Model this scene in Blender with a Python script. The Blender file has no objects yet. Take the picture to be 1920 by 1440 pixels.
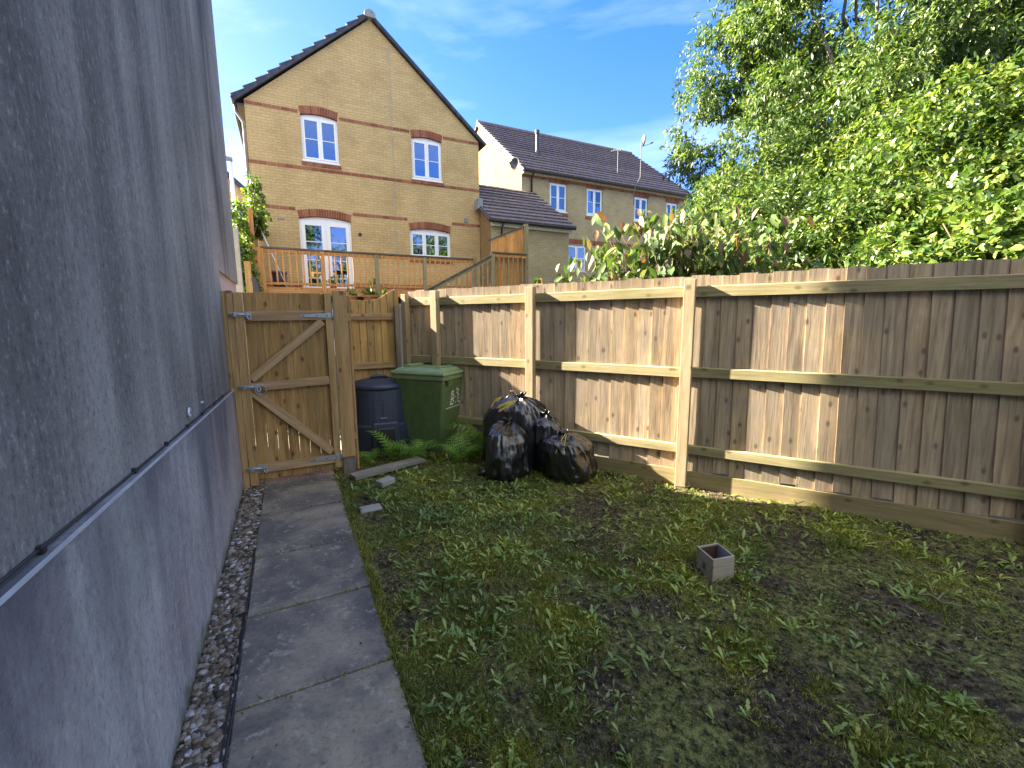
import bpy, math, random
import numpy as np
from mathutils import Vector, Matrix
S = bpy.context.scene
COL = S.collection
R = math.radians
random.seed(7)
rng = np.random.default_rng(11)

# ------------------------------------------------------------ camera
F_PX, PITCH, ROLL, CAM_H = 834.0, R(8.2), R(-0.4), 1.6
cd = bpy.data.cameras.new('camera'); cam = bpy.data.objects.new('camera', cd); COL.objects.link(cam)
cd.sensor_width = 36; cd.lens = F_PX / 1920 * 36; cd.clip_start = .05; cd.clip_end = 3000
cam.matrix_world = (Matrix.Translation((0, 0, CAM_H)) @ Matrix.Rotation(math.pi/2 - PITCH, 4, 'X') @ Matrix.Rotation(ROLL, 4, 'Z'))
S.camera = cam
# ------------------------------------------------------------ light
SUN_BEAR, SUN_ELEV = R(-70.9), R(27)
SKY_STR, SUN_STR, EXPO = .05, 5.0, 3.32
w = bpy.data.worlds.new('World'); S.world = w; w.use_nodes = True
nt = w.node_tree; bg = nt.nodes['Background']
sk = nt.nodes.new('ShaderNodeTexSky'); sk.sky_type = 'NISHITA'; sk.sun_disc = False
sk.sun_elevation = SUN_ELEV; sk.sun_rotation = SUN_BEAR; sk.air_density = 1.0; sk.dust_density = .6; sk.ozone_density = 2.0
tc = nt.nodes.new('ShaderNodeTexCoord'); mp = nt.nodes.new('ShaderNodeMapping'); mp.inputs['Scale'].default_value = (1.0, 3.2, 5.0)
mp.inputs['Rotation'].default_value = (0, R(12), R(38))
nz = nt.nodes.new('ShaderNodeTexNoise'); nz.inputs['Scale'].default_value = 1.6; nz.inputs['Detail'].default_value = 7; nz.inputs['Roughness'].default_value = .55; nz.inputs['Distortion'].default_value = .35
cr = nt.nodes.new('ShaderNodeMapRange'); cr.inputs[1].default_value = .47; cr.inputs[2].default_value = .78; cr.inputs[3].default_value = 0; cr.inputs[4].default_value = .30
mx = nt.nodes.new('ShaderNodeMix'); mx.data_type = 'RGBA'; mx.inputs[7].default_value = (4.6, 5.3, 6.2, 1)
nt.links.new(tc.outputs['Generated'], mp.inputs[0]); nt.links.new(mp.outputs[0], nz.inputs['Vector']); nt.links.new(nz.outputs[0], cr.inputs[0])
# unseen bright cloud bank added behind and above the viewer as fill light
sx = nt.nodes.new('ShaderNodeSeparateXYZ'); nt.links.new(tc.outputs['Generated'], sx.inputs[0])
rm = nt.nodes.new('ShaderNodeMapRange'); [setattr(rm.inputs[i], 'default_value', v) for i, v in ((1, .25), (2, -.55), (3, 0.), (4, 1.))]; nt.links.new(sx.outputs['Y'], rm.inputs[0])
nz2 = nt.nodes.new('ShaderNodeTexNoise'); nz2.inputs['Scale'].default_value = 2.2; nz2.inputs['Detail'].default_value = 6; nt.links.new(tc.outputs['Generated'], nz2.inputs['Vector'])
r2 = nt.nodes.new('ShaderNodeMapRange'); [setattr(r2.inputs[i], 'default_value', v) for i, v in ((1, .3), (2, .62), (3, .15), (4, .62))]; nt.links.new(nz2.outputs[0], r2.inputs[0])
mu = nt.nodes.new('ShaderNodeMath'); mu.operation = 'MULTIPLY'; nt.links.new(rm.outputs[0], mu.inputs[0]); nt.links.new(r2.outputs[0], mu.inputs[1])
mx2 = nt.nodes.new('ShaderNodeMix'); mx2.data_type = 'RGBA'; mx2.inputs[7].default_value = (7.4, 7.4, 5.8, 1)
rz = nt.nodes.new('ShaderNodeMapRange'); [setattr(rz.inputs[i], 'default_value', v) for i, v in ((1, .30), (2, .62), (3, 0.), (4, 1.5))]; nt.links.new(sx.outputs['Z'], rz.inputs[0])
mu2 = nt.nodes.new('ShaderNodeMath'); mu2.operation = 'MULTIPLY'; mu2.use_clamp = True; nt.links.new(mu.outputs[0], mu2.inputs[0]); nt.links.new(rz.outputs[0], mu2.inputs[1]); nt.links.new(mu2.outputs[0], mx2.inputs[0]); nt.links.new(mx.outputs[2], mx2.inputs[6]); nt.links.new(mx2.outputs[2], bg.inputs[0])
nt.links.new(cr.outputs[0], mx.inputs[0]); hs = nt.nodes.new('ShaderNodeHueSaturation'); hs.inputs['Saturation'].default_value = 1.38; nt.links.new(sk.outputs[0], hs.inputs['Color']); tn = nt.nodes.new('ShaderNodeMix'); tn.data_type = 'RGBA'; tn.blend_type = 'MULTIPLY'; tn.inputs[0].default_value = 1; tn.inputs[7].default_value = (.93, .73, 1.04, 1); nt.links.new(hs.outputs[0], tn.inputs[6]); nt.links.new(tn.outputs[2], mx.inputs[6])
bg.inputs[1].default_value = SKY_STR
sd = bpy.data.lights.new('sun', 'SUN'); so = bpy.data.objects.new('sun', sd); COL.objects.link(so)
sd.energy = SUN_STR; sd.angle = R(.5); sd.color = (1, .88, .68)
sdir = Vector((math.sin(SUN_BEAR)*math.cos(SUN_ELEV), math.cos(SUN_BEAR)*math.cos(SUN_ELEV), math.sin(SUN_ELEV)))
so.rotation_euler = (-sdir).to_track_quat('-Z', 'Y').to_euler(); so.location = (-20, 5, 20)
S.view_settings.view_transform = 'Standard'; S.view_settings.look = 'None'; S.view_settings.gamma = 1
S.view_settings.exposure = EXPO
S.render.engine = 'CYCLES'
S.cycles.transparent_max_bounces = 12

# ------------------------------------------------------------ frames
AP = R(26.6)                                   # path / gable frame: local x along the gate, local y along the path
dG = np.array([math.cos(AP), math.sin(AP), 0]); dP = np.array([-math.sin(AP), math.cos(AP), 0])
def G(u, w_, z=0): return Vector((u*dG[0]+w_*dP[0], u*dG[1]+w_*dP[1], z))
def toG(x, y): return x*dG[0]+y*dG[1], x*dP[0]+y*dP[1]

# ------------------------------------------------------------ naming
def tag(o, label=None, cat=None, group=None, kind=None):
    if label: o['label'] = label
    if cat: o['category'] = cat
    if group: o['group'] = group
    if kind: o['kind'] = kind
    return o
def thing(name, label, cat, loc=(0, 0, 0), rz=0., group=None, rx=0., ry=0.):
    o = bpy.data.objects.new(name, None); COL.objects.link(o); o.location = loc; o.rotation_euler = (rx, ry, rz); o.empty_display_size = .2
    return tag(o, label, cat, group)
def kids(o): return [c for c in bpy.data.objects if c.parent is o]
def copy_tree(o, parent=None):
    ch = kids(o); c = o.copy(); COL.objects.link(c); c.parent = parent
    for k in ch: copy_tree(k, c)
    return c

# ------------------------------------------------------------ mesh builder
class MB:
    def __init__(s): s.v = []; s.f = []
    def add(s, vs, fs):
        b = len(s.v); s.v += [tuple(v) for v in vs]; s.f += [tuple(i+b for i in f) for f in fs]; return s
    def box(s, x0, x1, y0, y1, z0, z1):
        return s.add([(x0,y0,z0),(x1,y0,z0),(x1,y1,z0),(x0,y1,z0),(x0,y0,z1),(x1,y0,z1),(x1,y1,z1),(x0,y1,z1)],
                     [(3,2,1,0),(4,5,6,7),(0,1,5,4),(1,2,6,5),(2,3,7,6),(3,0,4,7)])
    def beam(s, p, q, wd, h, up=(0, 0, 1)):
        p, q, up = Vector(p), Vector(q), Vector(up); d = (q-p).normalized(); r = d.cross(up).normalized(); u = r.cross(d)
        vs = []
        for c in (p, q):
            for a, b in ((-1,-1),(1,-1),(1,1),(-1,1)): vs.append(c + r*(a*wd/2) + u*(b*h/2))
        return s.add(vs, [(3,2,1,0),(4,5,6,7),(0,1,5,4),(1,2,6,5),(2,3,7,6),(3,0,4,7)])
    def prism(s, poly, y0, y1, axis='y'):
        n = len(poly)
        def P(a, b, c): return (a, c, b) if axis == 'y' else ((c, a, b) if axis == 'x' else (a, b, c))
        vs = [P(a, b, y0) for a, b in poly] + [P(a, b, y1) for a, b in poly]
        fs = [tuple(range(n)), tuple(range(2*n-1, n-1, -1))] + [(i, i+n, (i+1) % n+n, (i+1) % n) for i in range(n)]
        return s.add(vs, fs)
    def tube(s, pts, rad, n=8, cap=True):
        pts = [Vector(p) for p in pts]
        if not hasattr(rad, '__len__'): rad = [rad]*len(pts)
        b = len(s.v); prev = None
        for i, p in enumerate(pts):
            d = (pts[min(i+1, len(pts)-1)] - pts[max(i-1, 0)]).normalized()
            ref = prev if prev is not None else (Vector((0, 0, 1)) if abs(d.z) < .9 else Vector((1, 0, 0)))
            r = d.cross(ref); r = r.normalized() if r.length > 1e-4 else Vector((1, 0, 0)); u = r.cross(d); prev = u
            for k in range(n):
                a = 2*math.pi*k/n; s.v.append(tuple(p + (r*math.cos(a) + u*math.sin(a))*rad[i]))
        for i in range(len(pts)-1):
            for k in range(n):
                s.f.append((b+i*n+k, b+i*n+(k+1) % n, b+(i+1)*n+(k+1) % n, b+(i+1)*n+k))
        if cap: s.f.append(tuple(b+k for k in range(n-1, -1, -1))); s.f.append(tuple(b+(len(pts)-1)*n+k for k in range(n)))
        return s
    def build(s, name, mat, parent=None, bevel=0., smooth=False, kind=None):
        me = bpy.data.meshes.new(name); me.from_pydata(s.v, [], s.f); me.validate()
        import bmesh
        bm = bmesh.new(); bm.from_mesh(me); bmesh.ops.recalc_face_normals(bm, faces=bm.faces); bm.to_mesh(me); bm.free()
        if mat: me.materials.append(mat)
        if smooth: me.polygons.foreach_set('use_smooth', [True]*len(me.polygons))
        o = bpy.data.objects.new(name, me); COL.objects.link(o); o.parent = parent
        if bevel:
            m = o.modifiers.new('bevel', 'BEVEL'); m.width = bevel; m.segments = 2; m.limit_method = 'ANGLE'
        if kind: o['kind'] = kind
        return o
def npmesh(name, V, faces_flat, loop_start, loop_total, mat, parent=None, smooth=False):
    me = bpy.data.meshes.new(name)
    me.vertices.add(len(V)); me.vertices.foreach_set('co', np.ascontiguousarray(V, dtype=np.float32).ravel())
    me.loops.add(len(faces_flat)); me.loops.foreach_set('vertex_index', np.ascontiguousarray(faces_flat, dtype=np.int32))
    me.polygons.add(len(loop_start)); me.polygons.foreach_set('loop_start', np.ascontiguousarray(loop_start, dtype=np.int32))
    me.polygons.foreach_set('loop_total', np.ascontiguousarray(loop_total, dtype=np.int32))
    me.update(calc_edges=True)
    if smooth: me.polygons.foreach_set('use_smooth', [True]*len(loop_start))
    if mat: me.materials.append(mat)
    o = bpy.data.objects.new(name, me); COL.objects.link(o); o.parent = parent
    return o
def repeat_mesh(name, template_v, template_f, N, Vall, mat, parent=None, smooth=False):
    """Vall: (N, nv, 3) vertices of N copies of a template; faces are lists of one size each"""
    nv = template_v; flat = []; tot = []
    base = np.concatenate([np.array(f) for f in template_f]); tt = np.array([len(f) for f in template_f])
    allf = (base[None, :] + (np.arange(N)*nv)[:, None]).ravel(); tots = np.tile(tt, N); starts = np.concatenate([[0], np.cumsum(tots)[:-1]])
    return npmesh(name, Vall.reshape(-1, 3), allf, starts, tots, mat, parent, smooth)

# ------------------------------------------------------------ noise
def _h(ix, iy, iz, seed):
    n = (ix*374761393 + iy*668265263 + iz*2147483647 + seed*1274126177) & 0xFFFFFFFF
    n = ((n ^ (n >> 13)) * 1274126177) & 0xFFFFFFFF
    return ((n ^ (n >> 16)) & 0xFFFF) / 65535.0
def vnoise(P, seed=0):
    P = np.asarray(P, float); i = np.floor(P).astype(np.int64); f = P - i; f = f*f*(3-2*f); r = 0
    for dx in (0, 1):
        for dy in (0, 1):
            for dz in (0, 1):
                wgt = (f[..., 0] if dx else 1-f[..., 0])*(f[..., 1] if dy else 1-f[..., 1])*(f[..., 2] if dz else 1-f[..., 2])
                r = r + wgt*_h(i[..., 0]+dx, i[..., 1]+dy, i[..., 2]+dz, seed)
    return r
def fbm(P, seed=0, o=4):
    a, t, r, P = 1., 0., 0., np.asarray(P, float)
    for k in range(o): r = r + a*vnoise(P*(2**k), seed+k); t += a; a *= .5
    return r/t

# ------------------------------------------------------------ materials
class N:
    """tiny node helper"""
    def __init__(s, name):
        s.m = bpy.data.materials.new(name); s.m.use_nodes = True; s.t = s.m.node_tree; s.b = s.t.nodes['Principled BSDF']; s.out = s.t.nodes['Material Output']
    def n(s, typ, **k):
        x = s.t.nodes.new('ShaderNode'+typ)
        for a, v in k.items():
            if a.startswith('i_'): x.inputs[a[2:].replace('_', ' ')].default_value = v
            else: setattr(x, a, v)
        return x
    def l(s, a, b): s.t.links.new(a, b)
    def coord(s, scale=(1, 1, 1), rot=(0, 0, 0), src='Object', island=False):
        tcn = s.n('TexCoord'); m = s.n('Mapping'); m.inputs['Scale'].default_value = scale; m.inputs['Rotation'].default_value = rot; s.l(tcn.outputs[src], m.inputs[0])
        if island:
            g = s.n('NewGeometry'); mm = s.n('Math', operation='MULTIPLY'); mm.inputs[1].default_value = 37.; s.l(g.outputs['Random Per Island'], mm.inputs[0]); s.l(mm.outputs[0], m.inputs['Location'])
        return m.outputs[0]
    def noise(s, vec, scale, detail=4, rough=.55, dist=0.):
        x = s.n('TexNoise'); x.inputs['Scale'].default_value = scale; x.inputs['Detail'].default_value = detail; x.inputs['Roughness'].default_value = rough; x.inputs['Distortion'].default_value = dist
        s.l(vec, x.inputs['Vector']); return x.outputs[0]
    def ramp(s, fac, stops):
        x = s.n('ValToRGB'); e = x.color_ramp.elements
        while len(e) < len(stops): e.new(.5)
        for i, (p, c) in enumerate(stops): e[i].position = p; e[i].color = (*c, 1) if len(c) == 3 else c
        s.l(fac, x.inputs[0]); return x.outputs[0]
    def map(s, fac, a, b, c=0., d=1.):
        x = s.n('MapRange'); [setattr(x.inputs[i+1], 'default_value', v) for i, v in enumerate((a, b, c, d))]; s.l(fac, x.inputs[0]); return x.outputs[0]
    def mix(s, fac, a, b, blend='MIX'):
        x = s.n('Mix', data_type='RGBA', blend_type=blend)
        for sock, v in ((0, fac), (6, a), (7, b)):
            if hasattr(v, 'is_linked') or isinstance(v, bpy.types.NodeSocket): s.l(v, x.inputs[sock])
            elif sock == 0: x.inputs[0].default_value = v
            else: x.inputs[sock].default_value = (*v, 1) if len(v) == 3 else v
        return x.outputs[2]
    def math(s, op, a, b=None):
        x = s.n('Math', operation=op)
        for i, v in enumerate((a, b)):
            if v is None: continue
            if isinstance(v, bpy.types.NodeSocket): s.l(v, x.inputs[i])
            else: x.inputs[i].default_value = v
        return x.outputs[0]
    def bump(s, h, strength=.3, dist=.01):
        x = s.n('Bump'); x.inputs['Strength'].default_value = strength; x.inputs['Distance'].default_value = dist; s.l(h, x.inputs['Height']); s.l(x.outputs[0], s.b.inputs['Normal'])
    def base(s, c):
        if isinstance(c, bpy.types.NodeSocket): s.l(c, s.b.inputs['Base Color'])
        else: s.b.inputs['Base Color'].default_value = (*c, 1)
    def rough(s, v):
        if isinstance(v, bpy.types.NodeSocket): s.l(v, s.b.inputs['Roughness'])
        else: s.b.inputs['Roughness'].default_value = v
    def rnd(s): return s.n('NewGeometry').outputs['Random Per Island']

def plain(name, c, rough=.6, metal=0., var=.0):
    n = N(name); n.rough(rough); n.b.inputs['Metallic'].default_value = metal
    v = n.coord(); a = n.noise(v, 9, 6)
    n.base(n.mix(n.map(a, .3, .7), tuple(x*(1-.18-var) for x in c), tuple(min(1, x*(1.12+var)) for x in c))); n.bump(n.noise(v, 60, 3), .08, .004)
    return n.m
def wood(name, c_dark, c_mid, c_light, grain='z', green=0., stain=.5, gscale=1., grey=0.):
    n = N(name)
    st = {'z': (1, 1, .06), 'x': (.06, 1, 1)}[grain]
    v = n.coord(scale=st, island=True)
    g1 = n.noise(v, 55*gscale, 6, .62, .6); g2 = n.noise(v, 14*gscale, 4, .5, 1.2)
    gm = n.math('ADD', n.math('MULTIPLY', g1, .55), n.math('MULTIPLY', g2, .45))
    c = n.ramp(gm, [(.34, c_dark), (.5, c_mid), (.66, c_light)])
    r = n.rnd(); c = n.mix(1., c, n.ramp(r, [(0, (.72, .70, .68)), (.35, (.95, .93, .92)), (.7, (1.05, 1.02, .96)), (1, (1.22, 1.1, .96))]), 'MULTIPLY')
    kv = n.coord(scale=(7, 7, 4.2) if grain == 'z' else (4.2, 7, 7), island=True)
    ks = n.n('SeparateXYZ'); n.l(kv, ks.inputs[0]); kc = n.n('CombineXYZ'); n.l(n.math('ADD', ks.outputs[0], ks.outputs[1]), kc.inputs[0]); n.l(ks.outputs[2], kc.inputs[1])
    vo = n.n('TexVoronoi', voronoi_dimensions='2D'); vo.inputs['Scale'].default_value = 1.; n.l(kc.outputs[0], vo.inputs['Vector'])
    sel = n.math('GREATER_THAN', n.math('FRACT', n.math('MULTIPLY', vo.outputs['Color'], 1.)), .6)
    k = n.math('MULTIPLY', n.map(vo.outputs['Distance'], .05, .15, 1, 0), sel)
    c = n.mix(n.math('MULTIPLY', k, .8), c, tuple(x*.32 for x in c_dark))
    ov = n.coord()
    sn = n.noise(ov, 2.3, 6, .62)
    c = n.mix(n.math('MULTIPLY', n.map(sn, .46, .7), stain), c, tuple(x*.5 for x in c_mid))
    if grey: c = n.mix(n.math('MULTIPLY', n.map(n.noise(ov, 3.1, 5), .35, .65), grey), c, (.20, .195, .2))
    if green:
        gn = n.noise(ov, 5, 6, .65); c = n.mix(n.math('MULTIPLY', n.map(gn, .36, .66), green), c, (.19, .20, .055))
    n.base(c); n.rough(.82); n.bump(gm, .55, .004)
    return n.m
def brick(name, plane, c1, c2, mortar):
    n = N(name); tcn = n.n('TexCoord'); sp = n.n('SeparateXYZ'); n.l(tcn.outputs['Object'], sp.inputs[0]); cb = n.n('CombineXYZ')
    n.l(sp.outputs['X' if plane == 'xz' else 'Y'], cb.inputs[0]); n.l(sp.outputs['Z'], cb.inputs[1])
    b = n.n('TexBrick'); b.inputs['Scale'].default_value = 1; b.inputs['Brick Width'].default_value = .235; b.inputs['Row Height'].default_value = .078; b.inputs['Mortar Size'].default_value = .007
    b.inputs['Mortar Smooth'].default_value = .3; b.inputs['Bias'].default_value = -.1
    b.inputs['Color1'].default_value = (*c1, 1); b.inputs['Color2'].default_value = (*c2, 1); b.inputs['Mortar'].default_value = (*mortar, 1)
    n.l(cb.outputs[0], b.inputs['Vector'])
    v = n.coord(); a = n.noise(v, 1.1, 6, .6); a2 = n.noise(v, 22, 4)
    c = n.mix(1., b.outputs[0], n.ramp(a, [(.3, (.82, .80, .78)), (.55, (1, 1, 1)), (.75, (1.08, 1.06, 1.02))]), 'MULTIPLY')
    c = n.mix(1., c, n.ramp(a2, [(.3, (.84, .82, .80)), (.7, (1.1, 1.1, 1.1))]), 'MULTIPLY')
    n.base(c); n.rough(.9); x = n.math('SUBTRACT', a2, b.outputs['Fac']); n.bump(x, .5, .006)
    return n.m
def leaf(name, stops, rough=.45, trans=.35, tint=(1.1, 1.2, .5)):
    n = N(name); c = n.ramp(n.rnd(), stops); v = n.coord(); c2 = n.mix(1., c, n.ramp(n.noise(v, 1.3, 3), [(.38, (.62, .70, .72)), (.5, (.95, .98, .95)), (.62, (1.28, 1.2, .9))]), 'MULTIPLY')
    n.base(c2); n.rough(rough)
    t = n.n('BsdfTranslucent'); n.l(n.mix(1., c2, tint, 'MULTIPLY'), t.inputs[0]); ms = n.n('MixShader'); ms.inputs[0].default_value = trans
    n.l(n.b.outputs[0], ms.inputs[1]); n.l(t.outputs[0], ms.inputs[2]); n.l(ms.outputs[0], n.out.inputs[0])
    return n.m

M = {}
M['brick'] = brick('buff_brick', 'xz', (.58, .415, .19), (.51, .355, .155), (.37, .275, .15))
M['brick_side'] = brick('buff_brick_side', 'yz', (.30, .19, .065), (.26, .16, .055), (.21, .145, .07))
M['brick_far'] = brick('pale_buff_brick', 'xz', (.43, .36, .20), (.37, .30, .165), (.30, .25, .15))
def redbrick():
    n = N('red_brick'); r = n.rnd(); c = n.ramp(r, [(0, (.20, .065, .035)), (.5, (.27, .095, .05)), (1, (.33, .14, .075))]); v = n.coord(); a = n.noise(v, 30, 4)
    n.base(n.mix(1., c, n.ramp(a, [(.3, (.8, .8, .8)), (.7, (1.15, 1.1, 1.1))]), 'MULTIPLY')); n.rough(.9); n.bump(a, .3, .004); return n.m
M['red'] = redbrick()
n_ = N('white_window_plastic'); n_.base((.82, .82, .82)); n_.rough(.3); M['upvc'] = n_.m
M['upvc_cream'] = plain('cream_fascia_paint', (.70, .68, .58), .5)  # cream fascia colour, duller than the white window plastic
def tilemat(name, c):
    n = N(name); v = n.coord(); r = n.rnd(); a = n.noise(v, 6, 7, .65)
    cc = n.ramp(a, [(.3, tuple(x*.6 for x in c)), (.55, c), (.75, tuple(x*1.7 for x in c))])
    wv = n.n('TexWave'); wv.bands_direction = 'X'; wv.inputs['Scale'].default_value = 1.65; wv.inputs['Distortion'].default_value = 0; n.l(v, wv.inputs['Vector'])
    lich = n.noise(v, 26, 5, .7); cc = n.mix(n.map(lich, .6, .74, 0, .55), cc, (.30, .28, .22))
    n.base(n.mix(1., cc, n.ramp(r, [(0, (.8, .8, .8)), (1, (1.2, 1.2, 1.2))]), 'MULTIPLY')); n.rough(.75); n.bump(n.math('ADD', wv.outputs['Fac'], n.math('MULTIPLY', a, .3)), .6, .02); return n.m
M['tile'] = tilemat('slate_tile', (.040, .047, .066))
M['tile_far'] = tilemat('brown_tile', (.15, .115, .115))
def glassmat(name, refl, tint):
    n = N(name); g = n.n('BsdfGlossy'); g.inputs['Roughness'].default_value = .02; g.inputs[0].default_value = (.72, .84, 1, 1)
    t = n.n('BsdfTransparent'); t.inputs[0].default_value = (*tint, 1); fr = n.n('Fresnel'); fr.inputs[0].default_value = 1.6
    ms = n.n('MixShader'); n.l(n.math('ADD', fr.outputs[0], refl), ms.inputs[0]); n.l(t.outputs[0], ms.inputs[1]); n.l(g.outputs[0], ms.inputs[2]); n.l(ms.outputs[0], n.out.inputs[0])
    v = n.coord(); b = n.n('Bump'); b.inputs['Strength'].default_value = .03; b.inputs['Distance'].default_value = .05; n.l(n.noise(v, 2.2, 1), b.inputs['Height']); n.l(b.outputs[0], g.inputs['Normal'])
    return n.m
M['glass'] = glassmat('window_glass', .15, (.45, .52, .65))
M['glass_far'] = glassmat('far_window_glass', .05, (.5, .6, .6))
M['room'] = plain('dark_room', (.03, .032, .04), .9)
M['curtain'] = plain('curtain_cloth', (.30, .32, .40), .9)
M['black_plastic'] = plain('black_gutter', (.02, .02, .022), .4)
M['lead'] = plain('lead_flashing', (.22, .24, .27), .6)
M['galv'] = plain('galvanised_steel', (.36, .42, .48), .42, .7)
M['white_metal'] = plain('white_trim', (.62, .66, .72), .4, .3)
M['fence_board'] = wood('fence_board_wood', (.19, .14, .10), (.395, .305, .22), (.56, .455, .35), 'z', green=.12, stain=.40, grey=.30)
M['fence_rail'] = wood('fence_rail_wood', (.20, .165, .09), (.31, .265, .15), (.42, .36, .22), 'x', green=.40, stain=.3)
M['fence_post'] = wood('fence_post_wood', (.22, .165, .105), (.36, .28, .18), (.48, .385, .265), 'z', green=.2, stain=.25)
M['kick'] = wood('gravel_board_wood', (.17, .13, .07), (.28, .21, .12), (.38, .29, .17), 'x', green=.5, stain=.5)
M['gate_wood'] = wood('gate_board_wood', (.19, .10, .034), (.36, .21, .072), (.50, .325, .13), 'z', green=.12, stain=.35)
M['gate_rail'] = wood('gate_rail_wood', (.27, .165, .08), (.42, .275, .14), (.53, .38, .21), 'x', stain=.3)
M['gate_stile'] = wood('gate_stile_wood', (.26, .155, .06), (.42, .27, .11), (.53, .36, .165), 'z', stain=.3)
M['panel_wood'] = wood('side_panel_wood', (.25, .15, .055), (.40, .26, .10), (.50, .345, .15), 'z', green=.1, stain=.3)
M['old_wood'] = wood('old_grey_wood', (.12, .10, .085), (.20, .175, .15), (.30, .27, .235), 'z', stain=.5)
M['grey_plank'] = wood('grey_plank_wood', (.16, .15, .13), (.27, .25, .22), (.37, .35, .31), 'x', green=.15, stain=.5)
M['deck'] = wood('deck_wood', (.38, .17, .05), (.58, .28, .085), (.70, .38, .14), 'z', stain=.25)
M['deck_x'] = wood('deck_rail_wood', (.34, .16, .06), (.52, .26, .09), (.64, .36, .14), 'x', stain=.35)
M['deck_grey'] = wood('deck_post_wood', (.20, .16, .09), (.30, .24, .14), (.40, .33, .2), 'z', green=.3, stain=.3)
M['deck_cap'] = wood('dark_cap_wood', (.06, .05, .045), (.10, .085, .075), (.15, .13, .11), 'x', stain=.3)

def render_wall(name, tone, spk=1.):
    n = N(name); v = n.coord()
    fine = n.noise(v, 75, 3, .6); mid = n.noise(n.coord(scale=(1, 1, .6)), 48, 8, .8)
    streak = n.noise(n.coord(scale=(1, 1, .05)), 2.6, 7, .62, .8); streak2 = n.noise(n.coord(scale=(1, 1, .10)), 9, 6, .6, .5)
    big = n.noise(v, .7, 4, .55)
    pos = n.math('ADD', n.math('MULTIPLY', streak, .36), n.math('ADD', n.math('MULTIPLY', big, .48), n.math('MULTIPLY', streak2, .22)))
    d, m, li = tone
    c = n.ramp(pos, [(.42, d), (.52, m), (.64, li)])
    sp = n.map(mid, .54, .62); c = n.mix(n.math('MULTIPLY', sp, .42*spk), c, tuple(x*1.55 for x in li))
    sp2 = n.map(mid, .38, .47, 1, 0); c = n.mix(n.math('MULTIPLY', sp2, .6*spk), c, tuple(x*.55 for x in d))
    gr = n.noise(v, .9, 4, .6); c = n.mix(n.map(gr, .56, .72, 0, .35), c, (.07, .105, .085))
    n.base(c); n.rough(.92); n.bump(n.math('ADD', fine, n.math('MULTIPLY', mid, 1.5)), .7, .006)
    return n
nn = render_wall('weathered_render', ((.07, .066, .062), (.19, .18, .166), (.36, .34, .305))); M['render_up'] = nn.m
nn = render_wall('plinth_render', ((.17, .163, .16), (.33, .318, .31), (.48, .465, .44)), .85)
bc = nn.b.inputs['Base Color'].links[0].from_socket
pk = nn.noise(nn.coord(scale=(1, 1, .25)), 1.35, 4, .5); nn.base(nn.mix(nn.map(pk, .52, .66, 0, .42), bc, (.33, .20, .21))); 
_z = nn.n('TexCoord'); _s = nn.n('SeparateXYZ'); nn.l(_z.outputs['Object'], _s.inputs[0]); _zz = nn.math('ADD', _s.outputs[2], nn.map(nn.noise(nn.coord(scale=(1, 1, .3)), 1.6, 6, .65), .3, .7, -.55, .55))
_st = nn.map(_zz, .55, 1.15, 0, .75); _c = nn.mix(_st, nn.b.inputs['Base Color'].links[0].from_socket, (.085, .085, .10)); _ms = nn.math('ADD', _s.outputs[2], nn.map(nn.noise(nn.coord(), 9, 5), .3, .7, -.06, .06)); nn.base(nn.mix(nn.map(_ms, .02, .10, .7, 0), _c, (.07, .085, .03))); M['render_low'] = nn.m
M['render_pink'] = plain('pale_pink_render', (.44, .36, .34), .9)

def slabmat():
    n = N('concrete_slab'); v = n.coord(); a = n.noise(v, 1.8, 7, .62, .4); b = n.noise(v, 46, 4, .7); c = n.ramp(a, [(.36, (.080, .074, .070)), (.48, (.165, .147, .122)), (.62, (.33, .28, .20))])
    c = n.mix(1., c, n.ramp(n.rnd(), [(0, (.85, .85, .92)), (1, (1.15, 1.13, 1.06))]), 'MULTIPLY')
    sp = n.noise(v, 19, 6, .62); c = n.mix(n.map(sp, .57, .66, 0, .7), c, (.36, .34, .28)); sp2 = n.noise(v, 5.5, 6, .7); c = n.mix(n.map(sp2, .60, .72, 0, .55), c, (.24, .21, .155))
    c = n.mix(n.map(b, .3, .5, .45, 0), c, (.05, .05, .055)); n.base(c); n.rough(.88); n.bump(n.math('ADD', b, sp), .5, .004); return n.m
M['slab'] = slabmat()
def soilmat(name='lawn_soil'):
    n = N(name); v = n.coord(); a = n.noise(v, 2.1, 7, .65); b = n.noise(v, 30, 6, .75); e = n.noise(v, 120, 3, .7)
    soil = n.ramp(b, [(.38, (.014, .010, .006)), (.5, (.075, .053, .030)), (.64, (.22, .165, .095))]); moss = n.ramp(b, [(.40, (.03, .035, .008)), (.5, (.15, .16, .035)), (.60, (.33, .32, .09))])
    c = n.mix(n.map(a, .43, .55), soil, moss); n.base(c); n.rough(.95); n.bump(n.math('ADD', b, e), 1., .02); return n.m
M['soil'] = soilmat()
M['earth'] = plain('dry_earth', (.10, .085, .055), .95)

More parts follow.
